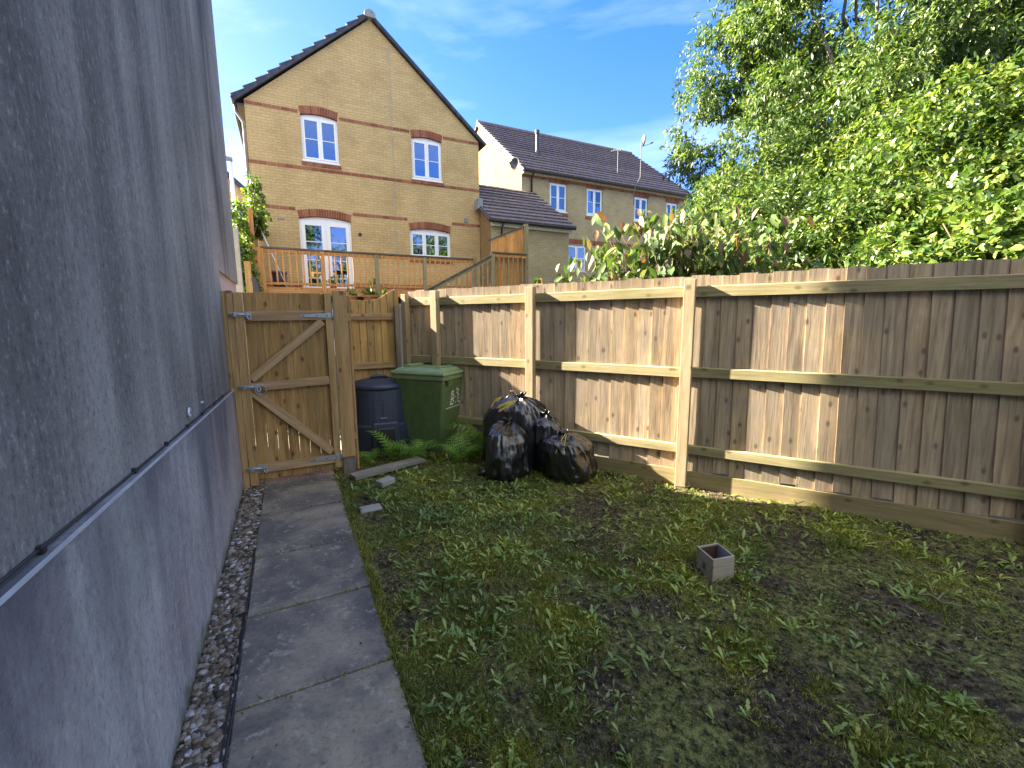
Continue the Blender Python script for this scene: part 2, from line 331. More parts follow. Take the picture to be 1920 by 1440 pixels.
def stonemat():
    n = N('gravel_stones'); c = n.ramp(n.rnd(), [(0, (.035, .03, .025)), (.3, (.11, .08, .05)), (.55, (.19, .145, .095)), (.76, (.24, .21, .17)), (.92, (.33, .32, .32)), (1, (.58, .58, .58))])
    a = n.noise(n.coord(), 90, 4); n.base(n.mix(1., c, n.ramp(a, [(.3, (.75, .75, .75)), (.7, (1.15, 1.15, 1.15))]), 'MULTIPLY')); n.rough(.7); return n.m
M['stone'] = stonemat()
M['binbody'] = plain('green_bin_plastic', (.10, .16, .06), .42, 0, .05)
M['binlid'] = plain('green_lid_plastic', (.20, .29, .15), .4)
M['compost'] = plain('dark_blue_plastic', (.032, .042, .075), .45)
M['sticker'] = plain('white_sticker', (.72, .72, .72), .5)
def bagmat():
    n = N('black_bag_plastic'); n.base((.008, .008, .011)); n.rough(.30); n.b.inputs['Specular IOR Level'].default_value = .9; n.b.inputs['Coat Weight'].default_value = .4; n.b.inputs['Coat Roughness'].default_value = .22
    v = n.coord(scale=(1, 1, .45)); a = n.noise(v, 11, 5, .55, 1.8); b = n.noise(n.coord(), 30, 4, .6, 2.); n.bump(n.math('ADD', n.math('ABSOLUTE', n.math('SUBTRACT', a, .5)), n.math('MULTIPLY', b, .1)), .18, .05); return n.m
M['bag'] = bagmat()
M['tie'] = plain('yellow_tie', (.62, .55, .07), .4)
M['box_wood'] = wood('planter_wood', (.26, .22, .16), (.38, .33, .25), (.48, .43, .34), 'x', stain=.5)
M['box_in'] = plain('planter_inside', (.09, .05, .04), .8)
M['terracotta'] = plain('terracotta', (.38, .15, .07), .85)
M['bark'] = plain('pale_bark', (.20, .175, .14), .9, 0, .15)
M['brown_stem'] = plain('brown_stem', (.12, .075, .045), .85)
M['dish'] = plain('dish_grey', (.10, .10, .105), .6)
M['concrete'] = plain('concrete_post', (.30, .31, .28), .92)
M['ash'] = leaf('ash_leaves', [(0, (.035, .075, .02)), (.4, (.068, .125, .032)), (.8, (.14, .20, .06)), (1, (.29, .34, .15))], .42, .36)
M['ash2'] = leaf('dark_tree_leaves', [(0, (.045, .09, .02)), (.6, (.09, .155, .03)), (1, (.17, .24, .05))], .45, .3)
M['vib'] = leaf('shrub_leaves', [(0, (.04, .08, .02)), (.35, (.07, .13, .03)), (.75, (.14, .21, .05)), (1, (.29, .33, .11))], .33, .28)
M['lime'] = leaf('lime_shrub_leaves', [(0, (.04, .085, .018)), (.4, (.085, .145, .03)), (.8, (.15, .21, .048)), (1, (.28, .31, .08))], .38, .36)
M['wilt'] = leaf('wilting_leaves', [(0, (.04, .09, .02)), (.4, (.085, .16, .03)), (.68, (.15, .22, .045)), (.84, (.24, .25, .10)), (.92, (.20, .13, .07)), (.98, (.13, .07, .04)), (1, (.26, .11, .03))], .6, .3, (1.1, 1.05, .6))
M['ivy'] = leaf('climber_leaves', [(0, (.05, .10, .02)), (.5, (.12, .20, .03)), (1, (.26, .30, .07))], .4, .4)
M['fern'] = leaf('fern_leaves', [(0, (.15, .30, .05)), (.6, (.22, .40, .07)), (1, (.32, .48, .10))], .5, .35)
M['grass'] = leaf('grass_blades', [(0, (.10, .14, .02)), (.35, (.21, .25, .038)), (.62, (.31, .33, .065)), (.82, (.37, .35, .12)), (1, (.50, .43, .24))], .55, .3)
M['weed'] = leaf('weed_leaves', [(0, (.13, .20, .04)), (.5, (.23, .32, .06)), (.9, (.34, .42, .12)), (1, (.46, .46, .13))], .42, .3)
M['litter'] = leaf('dry_litter', [(0, (.10, .07, .045)), (.5, (.22, .17, .11)), (1, (.38, .33, .25))], .8, .1, (1, 1, 1))

# ------------------------------------------------------------ leaf meshes
LV6 = np.array([(0, 0, 0), (-.42, .30, .16), (.42, .30, .16), (-.46, .62, .10), (.46, .62, .10), (0, 1, -.06), (0, .33, 0), (0, .65, -.01)], float)
LF6 = [(0, 2, 6), (0, 6, 1), (1, 6, 7, 3), (6, 2, 4, 7), (3, 7, 5), (7, 4, 5)]
LV4 = np.array([(0, 0, 0), (.5, .45, .12), (0, 1, 0), (-.5, .45, .12)], float)
LF4 = [(0, 1, 2), (0, 2, 3)]
def unit(a): return a/np.maximum(np.linalg.norm(a, axis=-1, keepdims=True), 1e-9)
def frames(D, Nn):
    D = unit(D); X = unit(np.cross(D, Nn)); Z = np.cross(X, D); return X, D, Z
def leaves(name, P, D, Nn, L, W, mat, parent=None, tv=LV4, tf=LF4, curl=0.):
    X, Y, Z = frames(D, Nn); n = len(P); L = np.broadcast_to(L, n)[:, None, None]; W = np.broadcast_to(W, n)[:, None, None]
    t = tv[None]; V = P[:, None, :] + X[:, None, :]*t[..., 0:1]*W + Y[:, None, :]*t[..., 1:2]*L + Z[:, None, :]*(t[..., 2:3]*W - curl*t[..., 1:2]**2*L)
    return repeat_mesh(name, tv.shape[0], tf, n, V, mat, parent)
def rdir(n): return unit(rng.normal(size=(n, 3)))

def blob_points(blobs, n, shell=.55, gap_seed=3, gap=.36, gs=1.6):
    """points spread through the outer part of many overlapping lumps, with gaps"""
    B = np.array(blobs); vol = B[:, 3]*B[:, 4]; idx = rng.choice(len(B), size=n*2, p=vol/vol.sum())
    d = rdir(n*2); r = shell + (1-shell)*rng.random(n*2)**.7
    P = B[idx, :3] + d*(r*1)[:, None]*np.stack([B[idx, 3], B[idx, 3], B[idx, 4]], 1)
    keep = fbm(P*gs, gap_seed, 3) > gap
    P = P[keep][:n]; d = d[keep][:n]; return P, d
def crown(name, blobs, nspray, per, spray, L, W, mat, parent, droop=.35, gap=.36, gs=1.6, tv=LV4, tf=LF4, shell=.5, seed=3):
    P, d = blob_points(blobs, nspray, shell, seed, gap, gs); n = len(P)
    ax = unit(d*.8 + rdir(n)*.7 + np.array([0, 0, -droop]))
    side = unit(np.cross(ax, rdir(n)))
    k = np.tile(np.arange(per), n); ii = np.repeat(np.arange(n), per); t = (k//2 + .5)/(per/2); sgn = np.where(k % 2 == 0, 1, -1)[:, None]
    PP = P[ii] + ax[ii]*(t*spray)[:, None] + rng.normal(size=(n*per, 3))*spray*.07
    DD = unit(ax[ii]*.75 + side[ii]*sgn*.85 + np.array([0, 0, -droop]) + rng.normal(size=(n*per, 3))*.3)
    NN = unit(np.array([0, 0, 1.]) + rng.normal(size=(n*per, 3))*.55 + d[ii]*.3)
    s = .7 + .6*rng.random(n*per)
    return leaves(name, PP, DD, NN, L*s, W*s, mat, parent, tv, tf, .12)
def limbs(name, root, targets, r0, mat, parent, n=7, wob=.12):
    mb = MB(); root = Vector(root)
    for t in targets:
        t = Vector(t); L = (t-root).length; pts = []; m = 7
        for i in range(m):
            a = i/(m-1); p = root.lerp(t, a); p.z += math.sin(a*math.pi)*L*.10 if a < 1 else 0
            p += Vector(rng.normal(size=3))*L*wob*.25*math.sin(a*math.pi); pts.append(p)
        rr = [max(.006, r0*(1-.88*i/(m-1))) for i in range(m)]
        mb.tube(pts, rr, n)
    return mb.build(name, mat, parent, smooth=True)

# ============================================================ GROUND
def ground_sheet():
    ws = [-300, -6, 0, 7.2, 9.5, 11.2, 11.4, 45, 400]; zs = [-.06, -.06, -.06, -.06, .9, 1.9, 2.02, 2.02, 2.0]
    us = [-400, -6, 0, 9, 30, 400]; vs = []; fs = []
    for w_, z in zip(ws, zs):
        for u in us: vs.append(G(u, w_, z))
    k = len(us)
    for i in range(len(ws)-1):
        for j in range(k-1): fs.append((i*k+j, i*k+j+1, (i+1)*k+j+1, (i+1)*k+j))
    mb = MB(); mb.add(vs, fs); return mb.build('ground', M['earth'], kind='structure')
ground_sheet()
# lawn with small bumps
FO = np.array([1.60, 4.075, 0]); FA = R(-30.6); fx = np.array([math.cos(FA), math.sin(FA)]); fy = np.array([-math.sin(FA), math.cos(FA)])
def fence_xy(X, Y=0, z=0): return (FO[0]+fx[0]*X+fy[0]*Y, FO[1]+fx[1]*X+fy[1]*Y, z)
def fence_y(x, y): return (x-FO[0])*fy[0] + (y-FO[1])*fy[1]
def lawn_h(x, y): 
    P = np.stack([x, y, np.zeros_like(x)], -1); return (fbm(P*2.2, 5, 4)-.5)*.05 + (fbm(P*12, 9, 4)-.5)*.030
xs = np.arange(-2.6, 5.2, .035); ys = np.arange(-.8, 6.4, .035); gx, gy = np.meshgrid(xs, ys); gz_ = lawn_h(gx, gy) - .012
V = np.stack([gx, gy, gz_], -1); ny, nx = gx.shape; idx = np.arange(nx*ny).reshape(ny, nx)
q = np.stack([idx[:-1, :-1], idx[:-1, 1:], idx[1:, 1:], idx[1:, :-1]], -1).reshape(-1, 4)
cx, cy = gx[:-1, :-1].ravel()+.0175, gy[:-1, :-1].ravel()+.0175; uu, ww = cx*dG[0]+cy*dG[1], cx*dP[0]+cy*dP[1]
q = q[(uu > .325) & (ww < 6.02) & (fence_y(cx, cy) < .16)]
lawn = npmesh('lawn', V.reshape(-1, 3), q.ravel(), np.arange(len(q))*4, np.full(len(q), 4), M['soil'], smooth=True); lawn['kind'] = 'structure'

# path slabs (one path, each slab an island)
mb = MB(); joints = [-1.3, -.65, .0, .66, 1.30, 1.95, 2.6, 3.27, 4.02, 4.64, 4.98]
for a, b in zip(joints[:-1], joints[1:]):
    h = random.uniform(-.003, .003); e = random.uniform(-.004, .004)
    z1 = .028+h; mb.add([G(-.303+e, a+.004, -.03), G(.338+e, a+.004, -.03), G(.338+e, b-.004, -.03), G(-.303+e, b-.004, -.03), G(-.303+e, a+.004, z1), G(.338+e, a+.004, z1+.002), G(.338+e, b-.004, z1), G(-.303+e, b-.004, z1-.002)],
           [(3,2,1,0),(4,5,6,7),(0,1,5,4),(1,2,6,5),(2,3,7,6),(3,0,4,7)])
mb.build('path', M['slab'], kind='structure', bevel=.006)
mb = MB(); mb.add([G(-.60, -2, -.012), G(-.30, -2, -.012), G(-.30, 4.98, -.012), G(-.60, 4.98, -.012)], [(0, 1, 2, 3)]); mb.build('gravel_bed', M['soil'], kind='structure')
mb = MB(); mb.add([G(-.48, 5.2, .0), G(.6, 5.2, .0), G(.6, 11, .0), G(-.48, 11, .0)], [(0, 1, 2, 3)]); mb.build('passage_ground', M['slab'], kind='structure')

# gravel stones
def stones(name, n, area, size, zz, label, cat):
    ico_v = []; ph = (1+5**.5)/2
    for a in (-1, 1):
        for b in (-ph, ph): ico_v += [(0, a, b), (a, b, 0), (b, 0, a)]
    iv = unit(np.array(ico_v)); 
    import itertools
    fs = [t for t in itertools.combinations(range(12), 3) if all(abs(np.linalg.norm(iv[t[i]]-iv[t[(i+1) % 3]])-1.0515) < .02 for i in range(3))]
    fs = [t if np.dot(np.cross(iv[t[1]]-iv[t[0]], iv[t[2]]-iv[t[0]]), iv[t[0]]) > 0 else (t[0], t[2], t[1]) for t in fs]
    P = area(n); n = len(P); s = size*(.55+.9*rng.random((n, 1, 1))**1.6)*np.stack([.8+.6*rng.random(n), .7+.4*rng.random(n), .4+.3*rng.random(n)], 1)[:, None, :]
    Vv = iv[None]*s*(.82+.36*rng.random((n, 12, 1))); a = rng.random(n)*6.28; tl = rng.normal(size=n)*.35; c, s_ = np.cos(a), np.sin(a)
    y = Vv[..., 1]*np.cos(tl)[:, None]-Vv[..., 2]*np.sin(tl)[:, None]; z = Vv[..., 1]*np.sin(tl)[:, None]+Vv[..., 2]*np.cos(tl)[:, None]; x = Vv[..., 0]
    Vv = np.stack([x*c[:, None]-y*s_[:, None], x*s_[:, None]+y*c[:, None], z], -1) + P[:, None, :]
    o = repeat_mesh(name, 12, fs, n, Vv, M['stone']); tag(o, label, cat, kind='stuff'); return o
def gravel_area(n):
    w_ = rng.random(n)*5.9-.9; u = -.475+.163*rng.random(n); z = .004+.016*rng.random(n); return np.stack([u*dG[0]+w_*dP[0], u*dG[1]+w_*dP[1], z], 1)
stones('gravel', 6500, gravel_area, .0175, 0, 'strip of mixed pale and brown gravel between the rendered wall and the path', 'gravel')
# black edging and cable beside the gravel
ed = thing('garden_edging', 'thin black plastic edging along the left side of the path', 'edging', G(-.308, 0, 0), AP)
mb = MB().tube([(.0+.002*math.sin(k*1.7), .9+k*.25, .030+.003*math.sin(k*2.3)) for k in range(11)], .0055, 6); mb.build('strip', M['black_plastic'], ed, smooth=True)
mb = MB().tube([(-.014+.003*math.sin(k*1.1+1), .9+k*.25, .027+.003*math.sin(k*1.9)) for k in range(8)], .0045, 6); mb.build('cable', M['black_plastic'], ed, smooth=True)

# ============================================================ RENDERED WALL (left)
hw = thing('rendered_house', 'tall weathered grey rendered house wall with streaks of dirt filling the left side', 'house', G(-.51, 0, 0), AP)
WY0, WY1 = -9, 6.60
nseg = 60
def lz(y): return .965 + (4.985-y)*.039
mb = MB().prism([(WY0, lz(WY0)-.02), (4.86, lz(4.86)-.02), (4.86, 2.06), (WY1, 2.06), (WY1, 6.2), (WY0, 6.2)], -.30, 0, 'x'); mb.build('upper_wall', M['render_up'], hw)
mb = MB().box(-7, -.30, WY0, WY1, -.05, 6.2); mb.build('wall', M['render_up'], hw)
mb = MB().prism([(WY0, -.06), (4.86, -.06), (4.86, lz(4.86)), (WY0, lz(WY0))], -.27, .03, 'x'); mb.build('plinth', M['render_low'], hw)
mb = MB().box(-.27, -.022, 4.86, WY1-.01, -.06, 2.06); mb.build('plinth', M['render_pink'], hw)
mb = MB().prism([(WY0, lz(WY0)-.004), (4.84, lz(4.84)-.004), (4.84, lz(4.84)+.004), (WY0, lz(WY0)+.004)], .0265, .0325, 'x'); mb.build('ledge_trim', M['white_metal'], hw)
pts = [(.006+.002*math.sin(y*3.1), y, lz(y)+.010+.003*math.sin(y*2.2)) for y in np.arange(-1, 4.7, .14)]
cb = MB().tube(pts, .0038, 6).build('cable', M['black_plastic'], hw, smooth=True)
for y in (1.25, 1.9, 2.35, 2.8, 3.25, 3.75, 4.2):
    MB().box(-.004, .014, y-.008, y+.008, lz(y)+.001, lz(y)+.020).build('cable_clip', M['black_plastic'], hw, bevel=.003)
mb = MB(); cc = [(.012, 2.86+.022*math.cos(a), lz(2.86)+.075+.022*math.sin(a)) for a in np.linspace(0, 5.6, 12)]; mb.tube(cc, .006, 6); mb.build('hook', M['white_metal'], hw, smooth=True)
MB().tube([(-.002, 3.3, lz(3.3)+.075), (.012, 3.3, lz(3.3)+.075)], .009, 8).build('screw_cover', M['white_metal'], hw)
mb = MB().prism([(-7.3, 6.2), (.25, 6.2), (-3.5, 9.0)], WY0-.2, WY1+.02, 'y'); mb.build('roof', M['tile'], hw)

# ============================================================ GATE
gt = thing('garden_gate', 'closed wooden ledged and braced gate at the end of the path', 'gate', G(0, 4.80, 0), AP)
bx = -.345; mb = MB()
while bx < .34:
    bw = random.uniform(.088, .102); e = min(bx+bw-.002, .345); mb.box(bx, e, .022, .036+random.uniform(0, .003), .075+random.uniform(-.006, .006), 1.868+random.uniform(-.004, .004)); bx += bw
mb.build('boards', M['gate_wood'], gt, bevel=.002)
MB().box(-.415, -.348, -.022, .038, .035, 1.865).build('stile', M['gate_stile'], gt, bevel=.003)
MB().box(.345, .408, -.020, .0385, .10, 1.872).build('stile', M['gate_stile'], gt, bevel=.003)
for z0, z1, dz in ((1.610, 1.700, .003), (.962, 1.040, .012), (.155, .238, .0)):
    MB().beam((-.346, 0, (z0+z1)/2-dz), (.343, 0, (z0+z1)/2+dz), .040, z1-z0).build('rail', M['gate_rail'], gt, bevel=.003)
def brace(p, q, h=.078):
    L = math.hypot(q[0]-p[0], q[1]-p[1]); o = MB().box(-L/2, L/2, -.0175, .0185, -h/2, h/2).build('brace', M['gate_rail'], gt, bevel=.003)
    o.location = ((p[0]+q[0])/2, 0, (p[1]+q[1])/2); o.rotation_euler = (0, -math.atan2(q[1]-p[1], q[0]-p[0]), 0)
brace((-.335, 1.065), (.315, 1.60), .075); brace((-.33, .945), (.33, .27), .075)
def bolt(z, x0, ring=False, name='bolt'):
    b = MB().box(x0, x0+.17, -.030, -.0225, z-.018, z+.018).build(name, M['galv'], gt, bevel=.002)
    MB().tube([(x0-.01, -.036, z), (x0+.16, -.036, z)], .009, 8).build('bolt_bar', M['galv'], b, smooth=True)
    for x in (x0+.03, x0+.125): MB().box(x, x+.02, -.049, -.024, z-.02, z+.02).build('staple', M['galv'], b, bevel=.002)
    h = MB(); h.tube([(x0+.135, -.04, z-.01), (x0+.142, -.05, z-.035), (x0+.155, -.052, z-.048), (x0+.166, -.05, z-.035), (x0+.163, -.045, z-.015)], .007, 6); h.build('bolt_handle', M['galv'], b, smooth=True)
bolt(1.665, -.455); bolt(.995, -.43); bolt(.205, -.43)
r = MB(); r.tube([(-.262+.045*math.cos(a), -.040, .965+.045*math.sin(a)) for a in np.linspace(0, 6.283, 22)], .0045, 6); r.build('ring_handle', M['galv'], gt, smooth=True)
def hinge(z, tilt):
    h = MB().prism([(.12, z-.010-tilt), (.40, z-.026+tilt), (.40, z+.026+tilt), (.12, z+.010-tilt)], -.0265, -.0215, 'y'); h = h.build('strap_hinge', M['galv'], gt, bevel=.001)
    MB().tube([(.412, -.022, z-.05+tilt), (.412, -.022, z+.06+tilt)], .008, 8).build('hinge_pin', M['galv'], h, smooth=True)
    for x in (.15, .27, .36): MB().tube([(x, -.026, z), (x, -.030, z)], .006, 8).build('screw', M['black_plastic'], h)
hinge(1.655, .002); hinge(.213, .004)
gp = thing('gate_post', 'broad timber gate post hanging the gate on its right side', 'post', G(.485, 4.80, 0), AP)
MB().box(-.066, .066, -.028, -.004, .20, 1.895).build('facing_board', M['gate_stile'], gp, bevel=.003)
MB().box(-.058, .062, -.003, .10, -.05, 1.88).build('post', M['old_wood'], gp, bevel=.004)
gp2 = thing('wall_post', 'narrow timber post fixed to the rendered wall beside the gate bolts', 'post', G(-.45, 4.80, 0), AP)
MB().box(-.028, .028, -.010, .045, -.02, 1.88).build('post', M['gate_stile'], gp2, bevel=.003)
MB().box(-.0595, -.0285, -.004, .042, .985, 1.875).build('packing_strip', M['gate_stile'], gp2, bevel=.002)
th = tag(MB().box(-.30, .335, -.02, .13, -.01, .030).build('threshold', M['panel_wood'], None, bevel=.003), 'timber threshold board under the gate, coloured pale in place of sunlight', 'threshold'); th.location = G(0, 5.01, 0); th.rotation_euler.z = AP  # pale timber colour stands in for the strip of sunlight below the gate

# ============================================================ SIDE PANEL
def boards(mb, x0, x1, z0, z1, bw=.10, y=0., th=(.020, .007), top=None, wob=.004):
    x = x0
    while x < x1-.02:
        b = min(bw*random.uniform(.96, 1.05), x1-x); e = x+b+.012
        ta = z1+random.uniform(-wob, wob) if top is None else None
        za, zb = (ta, ta) if top is None else (top(x), top(e)); zz = z0+random.uniform(-.006, .006)
        t0, t1 = th[0]+random.uniform(-.002, .003), th[1]
        mb.add([(x, y-t0, zz), (e, y-t1, zz), (e, y, zz), (x, y, zz), (x, y-t0, za), (e, y-t1, zb), (e, y, zb), (x, y, za)], [(3,2,1,0),(4,5,6,7),(0,1,5,4),(1,2,6,5),(2,3,7,6),(3,0,4,7)])
        x += b
sp_ = thing('side_fence_panel', 'short honey coloured board fence panel behind the compost bin', 'fence', G(0, 6.0, 0), AP)
topf = lambda u: 1.865 if u < 1.06 else min(2.01, 1.865+(u-1.06)*.69)
mb = MB(); boards(mb, .56, 1.33, .05, 1.86, .090, .03, top=topf); mb.build('boards', M['panel_wood'], sp_)
for z0, z1 in ((1.615, 1.70), (.985, 1.065), (.28, .36)): MB().box(.56, 1.27, -.035, .008, z0, z1).build('rail', M['gate_rail'], sp_, bevel=.003)
MB().box(1.262, 1.325, -.09, -.015, .0, 1.79).build('post', M['old_wood'], sp_, bevel=.006)
sf = thing('return_fence', 'board fence running back from the gate post out of sight behind it', 'fence', G(.575, 4.90, 0), AP+math.pi/2)
mb = MB(); boards(mb, 0, 1.10, .02, 1.86, .1, -.006, th=(.02, .007)); mb.build('boards', M['panel_wood'], sf)
for z in (.35, 1.6): MB().box(0, 1.10, -.006, .035, z, z+.08).build('rail', M['gate_rail'], sf, bevel=.003)

# ============================================================ MAIN FENCE
fn = thing('garden_fence', 'long feather edge board fence with posts and three rails along the right side', 'fence', tuple(FO), FA)
POSTS = [(-3.49, 1.94, .050), (-2.99, 1.965, .062), (-1.64, 1.955, .062), (0., 1.955, .064), (2.37, 1.90, .064), (4.4, 1.96, .06)]
YB = .118
def lean(X): return .022*max(0, min(X, 2.4))
def fboards(x0, x1):
    mb = MB(); x = x0
    while x < x1:
        b = .130*random.uniform(.95, 1.05); e = x+b+.014; zt = 1.985+random.uniform(-.011, .009); zb = .155+random.uniform(-.02, .015)
        t0, t1 = .020+random.uniform(-.002, .004), .007; off = random.uniform(-.002, .002)
        ny = 5; vs = []; warp = random.uniform(-.004, .004)
        for k in range(ny):
            z = zb+(zt-zb)*k/(ny-1); s = -lean(x)*(z-1.2); wv = warp*math.sin(k/(ny-1)*math.pi); dx = random.uniform(-.0012, .0012)
            vs += [(x+s+dx, YB-t0+off+wv, z), (e+s+dx, YB-t1+off, z), (e+s, YB+.001+off, z), (x+s, YB+.001+off, z)]
        fs = [(3, 2, 1, 0), tuple(4*(ny-1)+i for i in range(4))]
        for k in range(ny-1):
            for i in range(4): fs.append((4*k+i, 4*k+(i+1) % 4, 4*(k+1)+(i+1) % 4, 4*(k+1)+i))
        mb.add(vs, fs); x += b
    return mb
bays = [(-3.62, -3.49), (-3.49, -2.99), (-2.99, -1.64), (-1.64, 0), (0, 2.37), (2.37, 4.4)]
for a, b in bays[1:]:
    fboards(a, b).build('board_panel', M['fence_board'], fn)
    for z0, z1 in ((1.793, 1.893), (1.058, 1.152), (.318, .405)):
        if b-a < .6 and z1 < 1: pass
        j = random.uniform(-.006, .006); k = random.uniform(-.006, .006)
        MB().add([(a+.03, .066, z0+j), (b-.03, .066, z0+k), (b-.03, .0975, z0+k), (a+.03, .0975, z0+j), (a+.03, .066, z1+j-.008), (b-.03, .066, z1+k-.008), (b-.03, .0975, z1+k), (a+.03, .0975, z1+j)],
                 [(3,2,1,0),(4,5,6,7),(0,1,5,4),(1,2,6,5),(2,3,7,6),(3,0,4,7)]).build('rail', M['fence_rail'], fn, bevel=.003)
    MB().box(a+.02, b-.02, .080, .105, -.03, .150+random.uniform(-.01, .01)).build('gravel_board', M['kick'], fn, bevel=.003)
for X, h, hw_ in POSTS:
    s = -lean(X)*.8
    MB().add([(X-hw_/1.3, .0, -.1), (X+hw_/1.3, .0, -.1), (X+hw_/1.3, .078, -.1), (X-hw_/1.3, .078, -.1), (X-hw_/1.3+s, .0, h), (X+hw_/1.3+s, .0, h-.004), (X+hw_/1.3+s, .078, h), (X-hw_/1.3+s, .078, h)],
             [(3,2,1,0),(4,5,6,7),(0,1,5,4),(1,2,6,5),(2,3,7,6),(3,0,4,7)]).build('post', M['fence_post'], fn, bevel=.004)

# ============================================================ MAIN HOUSE
HW = 15.0
def arch_pts(u0, u1, z, rise, n=10):
    return [(u0+(u1-u0)*i/n, z+rise*(1-(2*i/n-1)**2)) for i in range(n+1)]
def window(house, y, u0, u1, z0, z1, cols, bars, rise=.0, name='window', door=False, curtain=None, blind=None, glass='glass', fr=.055, sash=.045):
    """white framed window: frame > panes, bars; head filled up to the arch"""
    m = MB(); yf, yb = y+.055, y+.115
    m.box(u0, u0+fr, yf, yb, z0, z1); m.box(u1-fr, u1, yf, yb, z0, z1); m.box(u0+fr, u1-fr, yf, yb, z1-fr, z1)
    if not door: m.box(u0+fr, u1-fr, yf, yb, z0, z0+fr)
    if rise:
        top = arch_pts(u0, u1, z1+.012, rise); m.prism([(u0, z1+.001), (u1, z1+.001)]+top[::-1], yf+.012, yb-.01, 'y')
    cw = (u1-u0-2*fr)/cols
    for c in range(1, cols): m.box(u0+fr+cw*c-.02, u0+fr+cw*c+.02, yf-.003, yb-.003, z0+(0 if door else fr), z1-fr)
    f = m.build(name, M['upvc'], house, bevel=.004)
    sm = MB(); zb = z0+(.02 if door else fr); zt = z1-fr; bot = .16 if door else sash; sw = .105 if door else sash
    for c in range(cols):
        a = u0+fr+cw*c+(.02 if c else 0); b = u0+fr+cw*(c+1)-(.02 if c < cols-1 else 0)
        sm.box(a, a+sw, yf-.014, yf-.001, zb, zt); sm.box(b-sw, b, yf-.014, yf-.001, zb, zt); sm.box(a+sw, b-sw, yf-.014, yf-.001, zt-sw, zt); sm.box(a+sw, b-sw, yf-.014, yf-.001, zb, zb+bot)
        for t in bars: zz = zb+(zt-zb)*t; sm.box(a+sw, b-sw, yf-.010, yf-.002, zz-.011, zz+.011)
        MB().box(a+sw-.005, b-sw+.005, yf+.001, yf+.006, zb+bot-.005, zt-sw+.005).build('pane', M[glass], f)
    sm.build('sash', M['upvc'], f, bevel=.003)
    if not door: MB().box(u0-.02, u1+.02, y-.02, y+.05, z0-.045, z0-.003).build('sill', M['upvc'], f, bevel=.004)
    if curtain:
        for (ca, cb_) in curtain:
            k = MB(); n_ = 14; vs = []
            for i in range(n_+1):
                x = u0+(u1-u0)*(ca+(cb_-ca)*i/n_); vs += [(x, yb+.05+.02*math.sin(i*1.9), z0+.02), (x, yb+.05+.02*math.sin(i*1.9), z1-.02)]
            k.add(vs, [(2*i, 2*i+2, 2*i+3, 2*i+1) for i in range(n_)]); k.build('curtain', M['curtain'], f)
    if blind: MB().box(u0+.05, u1-.05, yb+.03, yb+.04, z1-blind, z1-.04).build('blind', M['curtain'], f)
    return f
def soldier(house, u0, u1, z, rise, y, th=.215, ov=.06, bw=.073):
    m = MB(); n = int((u1-u0+2*ov)/bw); 
    for i in range(n):
        def P(t, out):
            x = u0+(u1-u0)*t; dz = rise*(1-(2*t-1)**2); sl = -rise*2*(2*t-1)*2/(u1-u0); nx_, nz_ = -sl, 1; q_ = math.hypot(nx_, nz_); lean_ = (t-.5)*.55*out
            return (x+lean_*.30+nx_/q_*out*.3, z+dz+out*nz_/q_)
        t0, t1 = (i+.06)/n, (i+.94)/n
        a, b, c, d = P(t0, 0), P(t1, 0), P(t1, th), P(t0, th); m.prism([a, b, c, d], y-.012, y+.06, 'y')
    return m.build('brick_arch', M['red'], house)
def band(house, u0, u1, z, y, h=.085, bw=.225, name='brick_band', skip=()):
    cuts = [u0]+[c for s_ in skip for c in s_]+[u1]; o = None
    for a, b in zip(cuts[::2], cuts[1::2]):
        m = MB(); x = a
        while x < b-.01: m.box(x, min(x+bw-.010, b), y-.010, y+.04, z-h/2, z+h/2); x += bw
        if m.v: o = m.build(name, M['red'], house)
    return o
def wall_holes(m, u0, u1, z0, z1, y, holes, rev=.16):
    us = sorted({u0, u1, *[h[0] for h in holes], *[h[1] for h in holes]}); zs = sorted({z0, z1, *[h[2] for h in holes], *[h[3] for h in holes]})
    for a, b in zip(us[:-1], us[1:]):
        for c, d in zip(zs[:-1], zs[1:]):
            if any(h[0]-1e-6 <= a and b <= h[1]+1e-6 and h[2]-1e-6 <= c and d <= h[3]+1e-6 for h in holes): continue
            m.add([(a, y, c), (b, y, c), (b, y, d), (a, y, d)], [(0, 1, 2, 3)])
    for a, b, c, d in holes:
        m.add([(a, y, c), (a, y+rev, c), (a, y+rev, d), (a, y, d)], [(0, 1, 2, 3)]); m.add([(b, y, c), (b, y+rev, c), (b, y+rev, d), (b, y, d)], [(0, 1, 2, 3)])
        m.add([(a, y, c), (b, y, c), (b, y+rev, c), (a, y+rev, c)], [(0, 1, 2, 3)]); m.add([(a, y, d), (b, y, d), (b, y+rev, d), (a, y+rev, d)], [(0, 1, 2, 3)])
def tile_roof(house, x0, x1, ylow, zlow, yhi, zhi, mat, n, axis='y', name='roof', th=.035):
    """courses of tiles stepping up a slope; axis y: slope rises along +y ridge along x"""
    m = MB(); L = math.hypot(yhi-ylow, zhi-zlow); dy, dz = (yhi-ylow)/L, (zhi-zlow)/L; c = L/n; ny, nz_ = -dz, dy
    for i in range(n):
        a0, a1 = i*c-.02, (i+1)*c+.03; lo, hi = .035+th, .012
        p = [(ylow+dy*a0, zlow+dz*a0), (ylow+dy*a1, zlow+dz*a1), (ylow+dy*a1+ny*hi, zlow+dz*a1+nz_*hi), (ylow+dy*a0+ny*lo, zlow+dz*a0+nz_*lo)]
        m.prism(p, x0+(i % 2)*.004, x1-(i % 2)*.004, 'x' if axis == 'y' else 'y')
    return m.build(name, mat, house)

